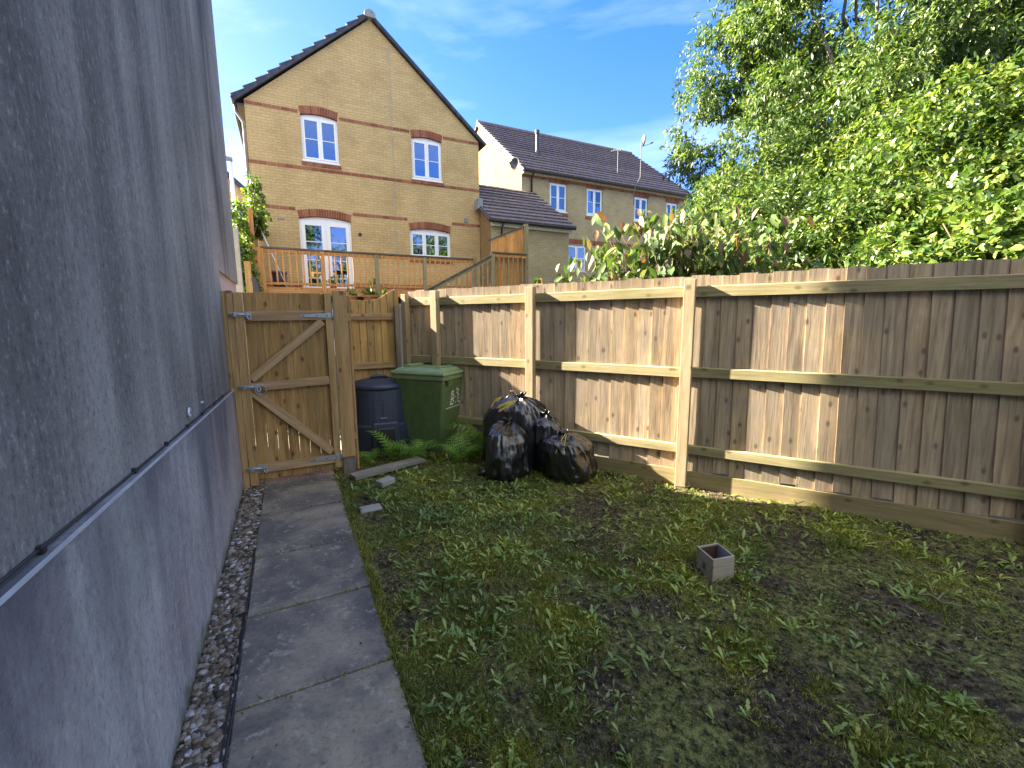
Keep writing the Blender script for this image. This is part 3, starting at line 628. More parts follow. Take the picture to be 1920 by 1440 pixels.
H = thing('brick_house', 'buff brick house with steep gable facing the garden, red brick bands and white windows', 'house', G(0, HW, 0), AP)
holes = [(.76, 1.76, 6.27, 7.57), (3.97, 4.97, 6.17, 7.47), (.53, 1.99, 2.47, 4.71), (3.81, 5.20, 3.68, 4.62)]
m = MB(); UL, UR, ZE = -.62, 6.29, 7.62
wall_holes(m, UL, UR, 1.9, ZE, 0, holes)
m.add([(UL, 0, ZE), (UR, 0, ZE), (2.835, 0, 10.50)], [(0, 1, 2)])
m.build('gable_wall', M['brick'], H)
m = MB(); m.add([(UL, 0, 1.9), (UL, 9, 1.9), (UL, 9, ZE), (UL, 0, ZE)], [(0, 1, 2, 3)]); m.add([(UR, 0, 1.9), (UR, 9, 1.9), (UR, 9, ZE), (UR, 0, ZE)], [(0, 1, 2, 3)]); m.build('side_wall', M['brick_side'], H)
m = MB(); m.add([(UL, 9, 1.9), (UR, 9, 1.9), (UR, 9, ZE), (2.835, 9, 10.5), (UL, 9, ZE)], [(0, 1, 2, 3, 4)]); m.build('rear_wall', M['brick'], H)
m = MB(); m.box(UL+.2, UR-.2, 1.2, 1.3, 1.95, ZE-.1); m.box(UL+.2, UR-.2, .3, 1.2, 5.2, 5.3); m.build('room_back', M['room'], H)
window(H, 0, .76, 1.76, 6.27, 7.48, 2, (.5,), .065, curtain=((.03, .22), (.76, .97)))
window(H, 0, 3.97, 4.97, 6.17, 7.38, 2, (.5,), .065, curtain=((.80, .97),))
window(H, 0, .53, 1.99, 2.47, 4.60, 2, (.2, .46, .72), .085, name='french_door', door=True)
window(H, 0, 3.81, 5.20, 3.68, 4.52, 3, (.5,), .08, blind=.34)
for (a, b, z, ri) in ((.76, 1.76, 7.50, .065), (3.97, 4.97, 7.40, .065), (.53, 1.99, 4.62, .085), (3.81, 5.20, 4.54, .08)): soldier(H, a, b, z, ri, 0)
band(H, UL, UR, 7.56, 0, skip=((.70, 1.82), (3.91, 5.03))); band(H, UL, UR, 6.03, 0); band(H, UL, UR, 4.86, 0, skip=((.46, 2.06), (3.74, 5.27)))
for a, b, z in ((.72, 1.80, 6.17), (3.93, 5.01, 6.075), (3.77, 5.24, 3.575)):
    mm = MB(); x = a
    while x < b: mm.box(x, min(x+.066, b), -.03, .04, z-.052, z+.046); x += .076
    mm.build('brick_sill', M['red'], H)
band(H, UL, UR, 2.62, 0, h=.30, skip=((.5, 2.0),), name='brick_plinth')
MB().box(3.358, 3.372, -.004, .01, 2.8, 9.95).build('movement_joint', M['lead'], H)
MB().box(5.70, 5.84, -.02, .02, 4.94, 5.08).build('air_vent', M['lead'], H, bevel=.004)
MB().tube([(2.24, -.04, 4.27), (2.24, .02, 4.27)], .05, 10).build('vent_pipe', M['black_plastic'], H)
MB().tube([(4.1, -.03, 2.95), (4.1, .02, 2.95)], .035, 8).build('waste_pipe', M['black_plastic'], H)
m = MB()
for k in range(3): m.box(-.02+k*.07, .015+k*.07, -.02, .0, 4.52, 4.58)
m.build('wall_bracket', M['lead'], H)
AX, AZ = 2.835, 10.62
tile_roof(H, -.12, 9.2, UL-.24, 7.60, AX, AZ, M['tile'], 12, axis='x', name='roof', th=.05)
tile_roof(H, -.12, 9.2, UR+.24, 7.56, AX, AZ, M['tile'], 12, axis='x', name='roof', th=.05)
m = MB(); m.prism([(AX-.17, AZ-.14), (AX+.17, AZ-.14), (AX+.15, AZ+.0), (AX+.05, AZ+.075), (AX-.05, AZ+.075), (AX-.15, AZ+.0)], -.16, 9.2, 'y'); m.build('ridge_tile', M['lead'], H, bevel=.01)
m = MB(); m.beam((UL-.20, -.055, 7.585), (AX, -.055, AZ-.055), .07, .11, (0, 1, 0)); m.beam((UR+.20, -.055, 7.555), (AX, -.055, AZ-.055), .07, .11, (0, 1, 0))
m = MB()
for xe, ze in ((UL-.22, 7.545), (UR+.22, 7.515)):
    L = Vector((AX-xe, 0, AZ-.09-ze)).normalized(); n_ = Vector((-L.z, 0, L.x)); n_ = n_ if n_.z > 0 else -n_
    a, b = Vector((xe, 0, ze)), Vector((AX, 0, AZ-.045)); p = [a-n_*.03, b-n_*.03, b+n_*.06, a+n_*.06]; m.prism([(q_.x, q_.z) for q_ in p], -.115, -.01, 'y')
m.build('verge', M['tile'], H)
MB().tube([(UL-.25, -.1, 7.58), (UL-.25, 9.1, 7.58)], .06, 8).build('gutter', M['black_plastic'], H)
MB().box(UL-.18, UL-.003, -.01, 9, 7.44, 7.50).build('soffit', M['black_plastic'], H)
dp = MB().tube([(UL-.25, .25, 7.55), (UL-.22, .25, 7.35), (UL-.07, .22, 7.1), (UL-.065, .2, 6.9), (UL-.065, .2, 2.2)], .036, 8); dp.build('downpipe', M['lead'], H, smooth=True)

# ------------------------------------------------------------ extension
EX = thing('garage_extension', 'low buff brick extension with sloping tiled roof between the two houses', 'extension', G(0, 14.08, 0), AP)
m = MB(); m.add([(6.31, 0, 1.9), (9.40, 0, 1.9), (9.40, 0, 4.86), (6.31, 0, 4.86)], [(0, 1, 2, 3)]); m.build('front_wall', M['brick_far'], EX)
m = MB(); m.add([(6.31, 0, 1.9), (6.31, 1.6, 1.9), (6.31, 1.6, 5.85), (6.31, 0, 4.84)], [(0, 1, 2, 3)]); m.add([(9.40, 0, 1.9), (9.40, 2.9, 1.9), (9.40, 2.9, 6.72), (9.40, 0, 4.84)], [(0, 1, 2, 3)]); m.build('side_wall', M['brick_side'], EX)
tile_roof(EX, 6.14, 9.56, -.22, 4.86, 2.93, 6.86, M['tile_far'], 11)
MB().box(6.30, 9.50, -.10, -.01, 4.70, 4.87).build('fascia', M['upvc_cream'], EX, bevel=.004)
MB().tube([(6.20, -.21, 4.84), (9.56, -.21, 4.84)], .055, 8).build('gutter', M['black_plastic'], EX)
MB().tube([(6.68, -.2, 4.80), (6.68, -.06, 4.62), (6.68, -.05, 2.0)], .034, 8).build('downpipe', M['black_plastic'], EX, smooth=True)
MB().beam((6.17, -.24, 4.86), (6.17, .95, 5.62), .05, .13).build('verge', M['tile'], EX)
MB().box(6.10, 6.27, .55, .90, 5.36, 5.70).build('flashing', M['lead'], EX, bevel=.01)

# ------------------------------------------------------------ far house
FH = thing('terraced_house', 'further pale brick house with long brown tiled roof behind the extension', 'house', G(0, 17.0, 0), AP)
u0, u1, ze = 9.02, 18.45, 7.62
wins = [(10.36, 11.24, 6.22, 7.36), (12.28, 13.16, 6.22, 7.36), (15.02, 15.86, 6.22, 7.30), (17.05, 17.80, 6.22, 7.26)]
low = (11.28, 12.3, 3.75, 4.88)
m = MB(); wall_holes(m, u0, u1, 1.9, ze, 0, wins+[low]); m.build('front_wall', M['brick_far'], FH)
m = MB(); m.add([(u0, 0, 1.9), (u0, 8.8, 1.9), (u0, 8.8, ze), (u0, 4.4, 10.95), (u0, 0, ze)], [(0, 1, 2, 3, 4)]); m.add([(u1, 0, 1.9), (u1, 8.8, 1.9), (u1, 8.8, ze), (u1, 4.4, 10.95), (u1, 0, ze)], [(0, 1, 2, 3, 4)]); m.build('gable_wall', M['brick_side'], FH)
m = MB(); m.box(u0+.2, u1-.2, .9, 1.0, 2, ze-.1); m.build('room_back', M['room'], FH)
for i, wd in enumerate(wins): window(FH, 0, *wd, 2, (.5,), name='window', curtain=((.55, .95),) if i == 2 else None, glass='glass_far')
window(FH, 0, *low, 2, (.5,), glass='glass_far')
for a, b, c, d in wins:
    mm = MB(); x = a-.06
    while x < b+.06: mm.box(x, x+.066, -.02, .03, d+.012, d+.22); x += .076
    mm.build('brick_lintel', M['red'], FH)
    band(FH, a-.06, b+.06, c-.13, -.02, h=.09, bw=.076, name='brick_sill')
band(FH, u0, u1, 7.46, 0, skip=[(a-.1, b+.1) for a, b, c, d in wins]); band(FH, u0, u1, 5.02, 0, h=.20, bw=.076)
tile_roof(FH, u0-.10, u1+.10, -.30, 7.62, 4.4, 11.08, M['tile_far'], 17)
tile_roof(FH, u0-.10, u1+.10, 9.1, 7.62, 4.4, 11.08, M['tile_far'], 17)
MB().tube([(u0-.1, 4.4, 11.08), (u1+.1, 4.4, 11.08)], .11, 8).build('ridge_tile', M['tile_far'], FH)
m = MB(); m.beam((u0-.09, -.30, 7.57), (u0-.09, 4.4, 11.02), .05, .13); m.build('verge', M['upvc'], FH)
MB().box(u0, u1, -.13, -.01, 7.52, 7.66).build('fascia', M['upvc_cream'], FH)
MB().tube([(u0, -.27, 7.60), (u1+.1, -.27, 7.60)], .055, 8).build('gutter', M['black_plastic'], FH)
MB().tube([(9.46, -.26, 7.56), (9.46, -.06, 7.38), (9.46, -.06, 2.)], .038, 8).build('downpipe', M['black_plastic'], FH, smooth=True)
m = MB(); m.tube([(10.62, 1.5, 8.8), (10.62, 1.5, 9.82)], .075, 10); m.tube([(10.62, 1.5, 9.82), (10.62, 1.5, 9.98)], .10, 10); m.tube([(10.62, 1.5, 8.7), (10.62, 1.5, 9.12)], [.24, .09], 10); m.build('flue', M['black_plastic'], FH)
def dish(name, label, loc, rz, rod):
    t = thing(name, label, 'satellite dish', loc, rz, None); m = MB(); vs = [(0, .04, 0)]; nr, nc = 4, 16
    for i in range(1, nr+1):
        for k in range(nc): a = 2*math.pi*k/nc; rr = .22*i/nr; vs.append((rr*math.cos(a), .04-.09*(i/nr)**2, rr*1.1*math.sin(a)))
    fs = [(0, 1+k, 1+(k+1) % nc) for k in range(nc)]
    for i in range(nr-1):
        for k in range(nc): fs.append((1+i*nc+k, 1+(i+1)*nc+k, 1+(i+1)*nc+(k+1) % nc, 1+i*nc+(k+1) % nc))
    m.add(vs, fs); o = m.build('reflector', M['dish'], t, smooth=True); md = o.modifiers.new('s', 'SOLIDIFY'); md.thickness = .012
    MB().tube([(0, .02, -.28), (0, -.42, -.12)], .013, 6).build('feed_arm', M['dish'], t); MB().tube([(0, -.40, -.12), (0, -.50, -.07)], .035, 8).build('receiver', M['dish'], t)
    MB().tube(rod, .018, 6).build('mount', M['dish'], t, smooth=True); return t
dish('satellite_dish', 'grey satellite dish on the sunlit gable corner of the further house', G(8.62, 16.78, 7.78), AP-R(55), [(0, .05, 0), (.10, .25, 0), (.30, .42, -.05)])
dish('satellite_dish', 'satellite dish on a tall bent mast above the roof of the further house', G(15.05, 16.62, 9.65), AP+R(70), [(0, .05, 0), (0, .05, -1.6), (-.1, .3, -2.0), (-.25, .42, -2.25), (-.25, .42, -2.9)])
an = thing('aerial', 'small grey television aerial rising over the far roof beside the mast', 'aerial', G(14.3, 17.4, 8.3), AP)
MB().tube([(0, 0, 0), (0, 0, 1.1)], .014, 6).build('mast', M['dish'], an); m = MB(); m.tube([(-.35, 0, 1.0), (.25, 0, 1.12)], .012, 6)
for k in range(5): m.tube([(-.3+k*.13, -.14, 1.01+k*.025), (-.3+k*.13, .14, 1.01+k*.025)], .007, 5)
m.build('antenna_bars', M['dish'], an)

# ------------------------------------------------------------ house far left, street lamp
LH = thing('distant_house', 'distant brick gable seen in the gap beside the rendered wall', 'house', G(0, 32, 0), AP)
m = MB(); m.add([(-9, 0, 2), (-.6, 0, 2), (-.6, 0, 8.35), (-4.6, 0, 12.0), (-9, 0, 8.2)], [(0, 1, 2, 3, 4)]); m.build('gable_wall', M['brick'], LH)
m = MB(); m.beam((-.3, -.1, 8.08), (-4.6, -.1, 12.12), .25, .18, (0, 1, 0)); m.beam((-8.9, -.1, 8.08), (-4.6, -.1, 12.12), .25, .18, (0, 1, 0)); m.build('verge', M['tile'], LH)
m = MB(); m.add([(-.3, -.1, 8.05), (-4.6, -.1, 12.1), (-4.6, 8, 12.1), (-.3, 8, 8.05)], [(0, 1, 2, 3)]); m.build('roof', M['tile'], LH)
band(LH, -9, -.6, 8.52, 0, h=.16, bw=.3)
window(LH, -.12, -2.95, -1.80, 7.50, 8.38, 2, (), name='window'); MB().box(-2.9, -1.85, .02, .04, 7.5, 8.36).build('blind', M['curtain'], LH)
m = MB(); m.add([(-6, -3.2, 6.75), (-.9, -3.2, 6.75), (-.9, 0, 7.35), (-6, 0, 7.35)], [(0, 1, 2, 3)]); m.build('porch_roof', M['tile'], LH); MB().box(-6, -1, -3, 0, 2, 6.7).build('porch', M['upvc_cream'], LH)
sl = thing('street_lamp', 'white street lamp column with dark head in the gap at the left', 'street lamp', G(-1.70, 24, 2), AP)
MB().tube([(0, 0, 0), (0, 0, 6.6)], [.10, .065], 10).build('column', M['upvc'], sl, smooth=True)
m = MB(); m.prism([(.08, 6.58), (.08, 6.72), (-.75, 6.78), (-.85, 6.70), (-.8, 6.62)], -.12, .12, 'y'); m.build('lamp_head', M['lead'], sl, bevel=.02)

# ============================================================ DECK
DK = thing('raised_deck', 'raised orange timber deck with baluster railing in front of the brick house', 'deck', G(0, 12.6, 0), AP)
m = MB(); y = 0
while y < 2.35: m.box(-.50, 5.14, y, y+.138, 2.42, 2.448); y += .145
m.build('floor_boards', M['deck_x'], DK)
MB().box(-.52, 5.16, -.035, -.003, 2.24, 2.44).build('fascia_board', M['deck_x'], DK, bevel=.004)
MB().box(-.45, 5.14, -.055, .055, 3.352, 3.392).build('handrail', M['deck_cap'], DK, bevel=.006)
MB().box(-.45, 5.14, -.024, .024, 3.26, 3.35).build('top_rail', M['deck_x'], DK, bevel=.003)
MB().box(-.45, 5.14, -.024, .024, 2.50, 2.56).build('bottom_rail', M['deck_x'], DK, bevel=.003)
dposts = [-.42, .93, 2.27, 3.58, 5.10]
for i, u in enumerate(dposts):
    MB().box(u-.048, u+.048, -.070, .030, 1.95, 3.345 if i < 4 else 3.44).build('post', M['deck' if i < 2 else 'deck_grey'], DK, bevel=.004)
proto = None; us = []
for a, b in zip(dposts[:-1], dposts[1:]):
    n_ = int(round((b-a)/.148)); us += [a+(b-a)*k/n_ for k in range(1, n_)]
for u in us:
    if proto is None: proto = MB().box(-.019, .019, -.046, -.0245, 2.49, 3.335).build('baluster', M['deck'], DK, bevel=.002); proto.location.x = u
    else: c = proto.copy(); COL.objects.link(c); c.parent = DK; c.location.x = u; c.rotation_euler.z = random.uniform(-.04, .04)
m = MB()
for u in (-.3, 1.5, 3.3, 5.0):
    for y in (.3, 2.0): m.box(u-.05, u+.05, y-.05, y+.05, 1.9, 2.42)
m.build('support', M['old_wood'], DK)
# left privacy screen of the deck
PS = thing('privacy_screen', 'tall orange timber privacy screen at the left end of the deck', 'screen', G(-.58, 12.55, 0), AP)
MB().box(-.055, .045, -.06, .04, 1.95, 4.25).build('post', M['deck'], PS, bevel=.004); MB().box(.05, .14, -.05, .04, 1.95, 3.36).build('post', M['deck'], PS, bevel=.004)
m = MB(); y = .06
while y < 2.3: m.box(-.012, .012, y, y+.118, 2.3, 4.2-y*.02); y += .12
m.build('boards', M['deck'], PS); MB().box(-.03, .03, .04, 2.35, 4.19, 4.235).build('cap', M['deck_cap'], PS, bevel=.004)
# stair balustrade
SB = thing('stair_balustrade', 'sloping stair handrail with balusters leading down from the deck', 'railing', G(0, 11.4, 0), AP)
sa, sb_ = Vector((5.10, 0, 3.33)), Vector((3.0, 0, 2.22))
MB().beam(sa, sb_, .10, .045).build('handrail', M['deck_cap'], SB, bevel=.005); MB().beam(sa-Vector((0, 0, .07)), sb_-Vector((0, 0, .07)), .045, .08).build('top_rail', M['deck_grey'], SB, bevel=.003)
MB().beam(sa-Vector((0, 0, .80)), sb_-Vector((0, 0, .80)), .045, .12).build('stringer', M['deck_x'], SB, bevel=.003)
MB().box(5.09, 5.19, -.05, .05, 1.9, 3.44).build('post', M['deck_grey'], SB, bevel=.004); MB().box(5.10, 6.20, -.06, .05, 3.40, 3.44).build('handrail', M['deck_cap'], SB, bevel=.004)
MB().box(5.19, 6.18, -.024, .024, 3.31, 3.40).build('top_rail', M['deck'], SB, bevel=.003)
pb = None
for k in range(13):
    u = 3.2+k*.148; z = 3.33-(5.10-u)*.5286
    o = MB().box(u-.019, u+.019, -.046, -.025, z-.85, z-.06).build('baluster', M['deck_grey'], SB, bevel=.002)
for k in range(6):
    u = 5.32+k*.145; MB().box(u-.019, u+.019, -.046, -.025, 2.5, 3.33).build('baluster', M['deck_grey'], SB, bevel=.002)
m = MB(); z = 1.95
for k in range(6): m.box(3.5+k*.27, 3.82+k*.27, .03, .95, 2.0+k*.085, 2.04+k*.085)
m.build('tread', M['deck_x'], SB)
RS = thing('stair_screen', 'bright orange timber screen with slanted top at the head of the stairs', 'screen', G(0, 11.52, 0), AP)
m = MB(); x = 5.16
while x < 6.16: e = min(x+.098, 6.17); m.prism([(x, 1.95), (e, 1.95), (e, 3.74+(e-5.14)*.42), (x, 3.74+(x-5.14)*.42)], .0, .02, 'y'); x += .10
m.build('boards', M['deck'], RS); MB().beam((5.08, .005, 3.75), (6.20, .005, 4.22), .07, .04).build('cap', M['deck_cap'], RS, bevel=.004)
MB().box(5.60, 5.65, -.02, -.002, 3.44, 3.95).build('batten', M['deck'], RS, bevel=.003); MB().box(6.17, 6.29, -.07, .05, 1.9, 4.27).build('post', M['deck_grey'], RS, bevel=.005)

# pole, bin and pots on and below the deck
wp = tag(MB().tube([(0, 0, 2.46), (-.50, .15, 3.90)], .016, 8).build('clothes_prop', M['upvc'], None, smooth=True), 'slim white pole leaning on the privacy screen on the deck', 'pole'); wp.location = G(.08, 13.1, 0); wp.rotation_euler.z = AP
tb = thing('planter_tub', 'dark grey tub standing on the deck behind the railing', 'tub', G(-.08, 13.3, 2.45), AP)
MB().tube([(0, 0, 0), (0, 0, .42)], [.14, .18], 16).build('tub', M['compost'], tb, smooth=True); MB().tube([(0, 0, .40), (0, 0, .44)], .195, 16).build('rim', M['lead'], tb)
def small_plant(name, label, loc, pot_r, pot_h, n, spread, mat, matpot, group=None):
    t = thing(name, label, 'potted plant', loc, 0, group); MB().tube([(0, 0, 0), (0, 0, pot_h*.8), (0, 0, pot_h*.8), (0, 0, pot_h)], [pot_r*.7, pot_r*.95, pot_r*1.1, pot_r*1.12], 16).build('pot', matpot, t)
    d = rdir(n); d[:, 2] = np.abs(d[:, 2])*.9+.15; P = np.zeros((n, 3)); P[:, 2] = pot_h; P = P+d*spread*rng.random((n, 1))*.8
    leaves('foliage', P, d+rdir(n)*.5, rdir(n)+np.array([0, 0, 1]), spread*.45, spread*.2, mat, t); return t
small_plant('potted_plant', 'terracotta pot with low plant below the deck, left one of three', G(1.50, 11.9, 2.02), .13, .2, 60, .2, M['ivy'], M['terracotta'])
small_plant('potted_plant', 'wide terracotta bowl in the middle of the row below the deck', G(1.95, 11.9, 2.02), .19, .22, 90, .22, M['vib'], M['terracotta'])
small_plant('potted_plant', 'small terracotta pot below the deck nearest the stair rail', G(2.30, 11.95, 2.02), .12, .2, 60, .2, M['wilt'], M['terracotta'])
small_plant('potted_plant', 'leafy green pot plant by the french door on the deck', G(1.2, 13.1, 2.45), .10, .14, 90, .20, M['vib'], M['terracotta'])
small_plant('potted_plant', 'green pot plant on the deck right of the french door', G(2.25, 13.0, 2.45), .10, .14, 80, .18, M['fern'], M['terracotta'])

# climbing plant at the house corner
cl = thing('climbing_plant', 'bright green climber growing over the privacy screen at the house corner', 'climber', G(-.55, 13.6, 2.0), AP)
bl = [(.04, .2, 2.85, .15, .3), (.06, .0, 2.45, .19, .32), (.04, .0, 2.1, .2, .3), (-.06, -.3, 2.0, .2, .35), (.0, .3, 3.15, .09, .22)]
bl2 = [(-.27, -1.0, 2.05, .18, .3), (-.30, -1.2, 1.5, .22, .4), (-.30, -1.3, .9, .25, .5), (-.30, -1.3, .3, .28, .4), (-.45, -1.0, 1.1, .2, .3)]
crown('foliage', bl+bl2, 900, 6, .16, .085, .06, M['ivy'], cl, droop=.2, gap=.25, gs=4, tv=LV6, tf=LF6, shell=.3)
limbs('stem', (-.2, -.9, 0), [(.1, .1, 2.6), (-.25, -1.1, 2.0), (.1, 0, 3.2)], .03, M['brown_stem'], cl)

cp = tag(MB().prism([(-.045, 0), (.045, 0), (.045, 2.90), (-.045, 2.86)], -.05, .05, 'y').build('concrete_post', M['concrete'], None, bevel=.006), 'grey concrete fence post standing beyond the gate beside the house corner', 'post'); cp.location = G(-.56, 7.5, 0); cp.rotation_euler.z = AP
tp = thing('boundary_fence', 'short brown fence panel just right of the concrete post', 'fence', G(-.49, 7.65, 0), AP)
m = MB(); boards(m, .0, .07, .0, 2.47, .075, 0); m.build('boards', M['panel_wood'], tp); MB().box(.0, .02, .01, 3.2, .0, 2.40).build('return_boards', M['old_wood'], tp)
bsh = thing('garden_shrub', 'low dark green shrub in the gap beyond the concrete post', 'shrub', G(-1.2, 16, 2.0), AP)
crown('foliage', [(0, 0, .9, .7, .9), (.4, -.3, 1.5, .5, .6), (-.5, 0, 1.8, .5, .8), (.1, 0, 2.6, .35, .5)], 900, 6, .2, .1, .05, M['vib'], bsh, gap=.3, gs=3)
limbs('stem', (0, 0, 0), [(0, 0, 2.4), (.4, -.3, 1.4)], .04, M['brown_stem'], bsh)

# ============================================================ BINS
WB = thing('wheelie_bin', 'tall green wheelie bin with white emblem standing in the fence corner', 'wheelie bin', (-.85, 5.20, 0), R(65))
# local x runs along the emblem face, local y along the long side away from the lawn corner
def frust(m, b, t, z0, z1):
    m.add([(b[0], b[2], z0), (b[1], b[2], z0), (b[1], b[3], z0), (b[0], b[3], z0), (t[0], t[2], z1), (t[1], t[2], z1), (t[1], t[3], z1), (t[0], t[3], z1)], [(3,2,1,0),(4,5,6,7),(0,1,5,4),(1,2,6,5),(2,3,7,6),(3,0,4,7)])
m = MB(); frust(m, (.02, .46, .03, .52), (-.055, .535, -.075, .64), .0, .90); m.build('body', M['binbody'], WB, bevel=.03)
m = MB(); frust(m, (-.065, .545, -.085, .65), (-.072, .552, -.092, .658), .895, .955); m.build('rim', M['binlid'], WB, bevel=.012)
m = MB(); frust(m, (-.085, .565, -.115, .69), (-.075, .555, -.105, .68), .957, .995); frust(m, (-.06, .54, -.07, .655), (.0, .48, .0, .60), .995, 1.035); m.build('lid', M['binlid'], WB, bevel=.014)
m = MB(); m.box(.06, .42, .04, .12, 1.03, 1.052); m.box(.10, .38, .50, .60, 1.03, 1.06); m.build('lid_handle', M['binlid'], WB, bevel=.012)
m = MB()
for cx_ in (.035, .445): m.prism([(cx_-.035, .895), (cx_+.035, .895), (cx_, .825)], -.080, -.055, 'y')
m.build('lifting_notch', M['black_plastic'], WB)
m = MB()
for y in (.0,): m.tube([(-.04, .56, .10), (.52, .56, .10)], .10, 16)
m.build('wheel', M['black_plastic'], WB)
# emblem: a small white crest made of separate marks with a line of text below it
sk_ = thing('e', None, None); bpy.data.objects.remove(sk_)
m = MB(); rr = random.Random(5)
def on_face(x, z): return -.075+.105*(1-z/.90)-.006
def mark(x, z, a, b, rot=0):
    p = [(x+a*math.cos(t)*math.cos(rot)-b*math.sin(t)*math.sin(rot), z+a*math.cos(t)*math.sin(rot)+b*math.sin(t)*math.cos(rot)) for t in np.linspace(0, 2*math.pi, 9)[:-1]]
    vs = [(px, on_face(px, pz), pz) for px, pz in p]; m.add(vs, [tuple(range(8))])
for (x, z, a, b, ro_) in ((.17, .745, .030, .012, .3), (.17, .715, .034, .010, .0), (.155, .688, .018, .008, .4), (.20, .690, .018, .009, -.4), (.175, .655, .040, .014, .1), (.15, .62, .022, .010, .8), (.205, .625, .02, .012, -.5), (.17, .59, .045, .012, 0.),
    (.27, .765, .014, .018, 0), (.30, .745, .02, .010, .9), (.28, .715, .024, .012, -.7), (.31, .69, .018, .012, .3), (.295, .66, .026, .011, 1.2), (.33, .64, .018, .008, .2), (.31, .61, .03, .010, -.6), (.35, .59, .016, .013, .4), (.26, .60, .013, .010, 0), (.235, .67, .008, .012, 0)): mark(x, z, a, b, ro_)
m.build('emblem', M['sticker'], WB)
m = MB()
for x0_, x1_ in ((.05, .17), (.18, .23), (.24, .30), (.31, .41)): m.add([(x0_, on_face(0, .545), .545), (x1_, on_face(0, .545), .545), (x1_, on_face(0, .557), .557), (x0_, on_face(0, .557), .557)], [(0, 1, 2, 3)])
m.build('emblem_line', M['sticker'], WB)

CB = thing('compost_bin', 'dark blue plastic compost bin with vents beside the gate post', 'compost bin', (-1.68, 5.58, 0), R(22)); CB.scale = (1.08, 1.08, 1.0)
def octo(r, s=.80, n=32):
    return [(r*np.sign(math.cos(a))*abs(math.cos(a))**s, r*np.sign(math.sin(a))*abs(math.sin(a))**s) for a in np.linspace(0, 2*math.pi, n+1)[:-1]]
def loft(m, rings, s=.8, n=32):
    b = len(m.v)
    for r_, z in rings: m.v += [(x, y, z) for x, y in octo(r_, s, n)]
    for i in range(len(rings)-1):
        for k in range(n): m.f.append((b+i*n+k, b+i*n+(k+1) % n, b+(i+1)*n+(k+1) % n, b+(i+1)*n+k))
    m.f.append(tuple(b+k for k in range(n-1, -1, -1))); m.f.append(tuple(b+(len(rings)-1)*n+k for k in range(n))); return m
loft(MB(), [(.355, 0), (.36, .03), (.352, .34), (.335, .36), (.315, .76), (.30, .785)]).build('body', M['compost'], CB, bevel=.004, smooth=False)
loft(MB(), [(.325, .775), (.335, .79), (.332, .825), (.31, .84), (.20, .87), (.13, .885), (.10, .885)], .95).build('lid', M['compost'], CB, smooth=True)
m = MB(); m.tube([(-.09, 0, .875), (-.07, 0, .905), (0, 0, .915), (.07, 0, .905), (.09, 0, .875)], .022, 8); m.build('lid_handle', M['compost'], CB, smooth=True)
fy_ = lambda z: -.345+.07*(z/.78)
m = MB(); m.prism([(-.15, .02), (.17, .02), (.15, .40), (-.13, .40)], -.395, -.30, 'y'); m.build('door_surround', M['compost'], CB, bevel=.02)
m = MB(); m.prism([(-.10, .04), (.12, .04), (.10, .33), (-.08, .33)], -.405, -.38, 'y'); m.build('door', M['black_plastic'], CB, bevel=.012)
for k in range(4):
    z = .69-.048*k; m = MB(); a = R(-128); m.beam((.30*math.cos(a)-.05, .30*math.sin(a)+.02, z), (.30*math.cos(a)+.04, .30*math.sin(a)-.035, z), .03, .018); m.build('vent', M['black_plastic'], CB, bevel=.004)
m = MB()
for k, (h_, wd) in enumerate(((.03, .022), (.025, .03), (.03, .02), (.016, .03), (.035, .022), (.02, .03))):
    z = .68-k*.042; y = -.305-(.68-z)*.085; m.box(.0-wd/2, .0+wd/2, y-.012, y+.02, z-h_/2, z+h_/2)
m.build('moulded_mark', M['black_plastic'], CB, bevel=.002)
MB().box(-.035, .035, -.345, -.32, .437, .446).build('moulded_line', M['galv'], CB)

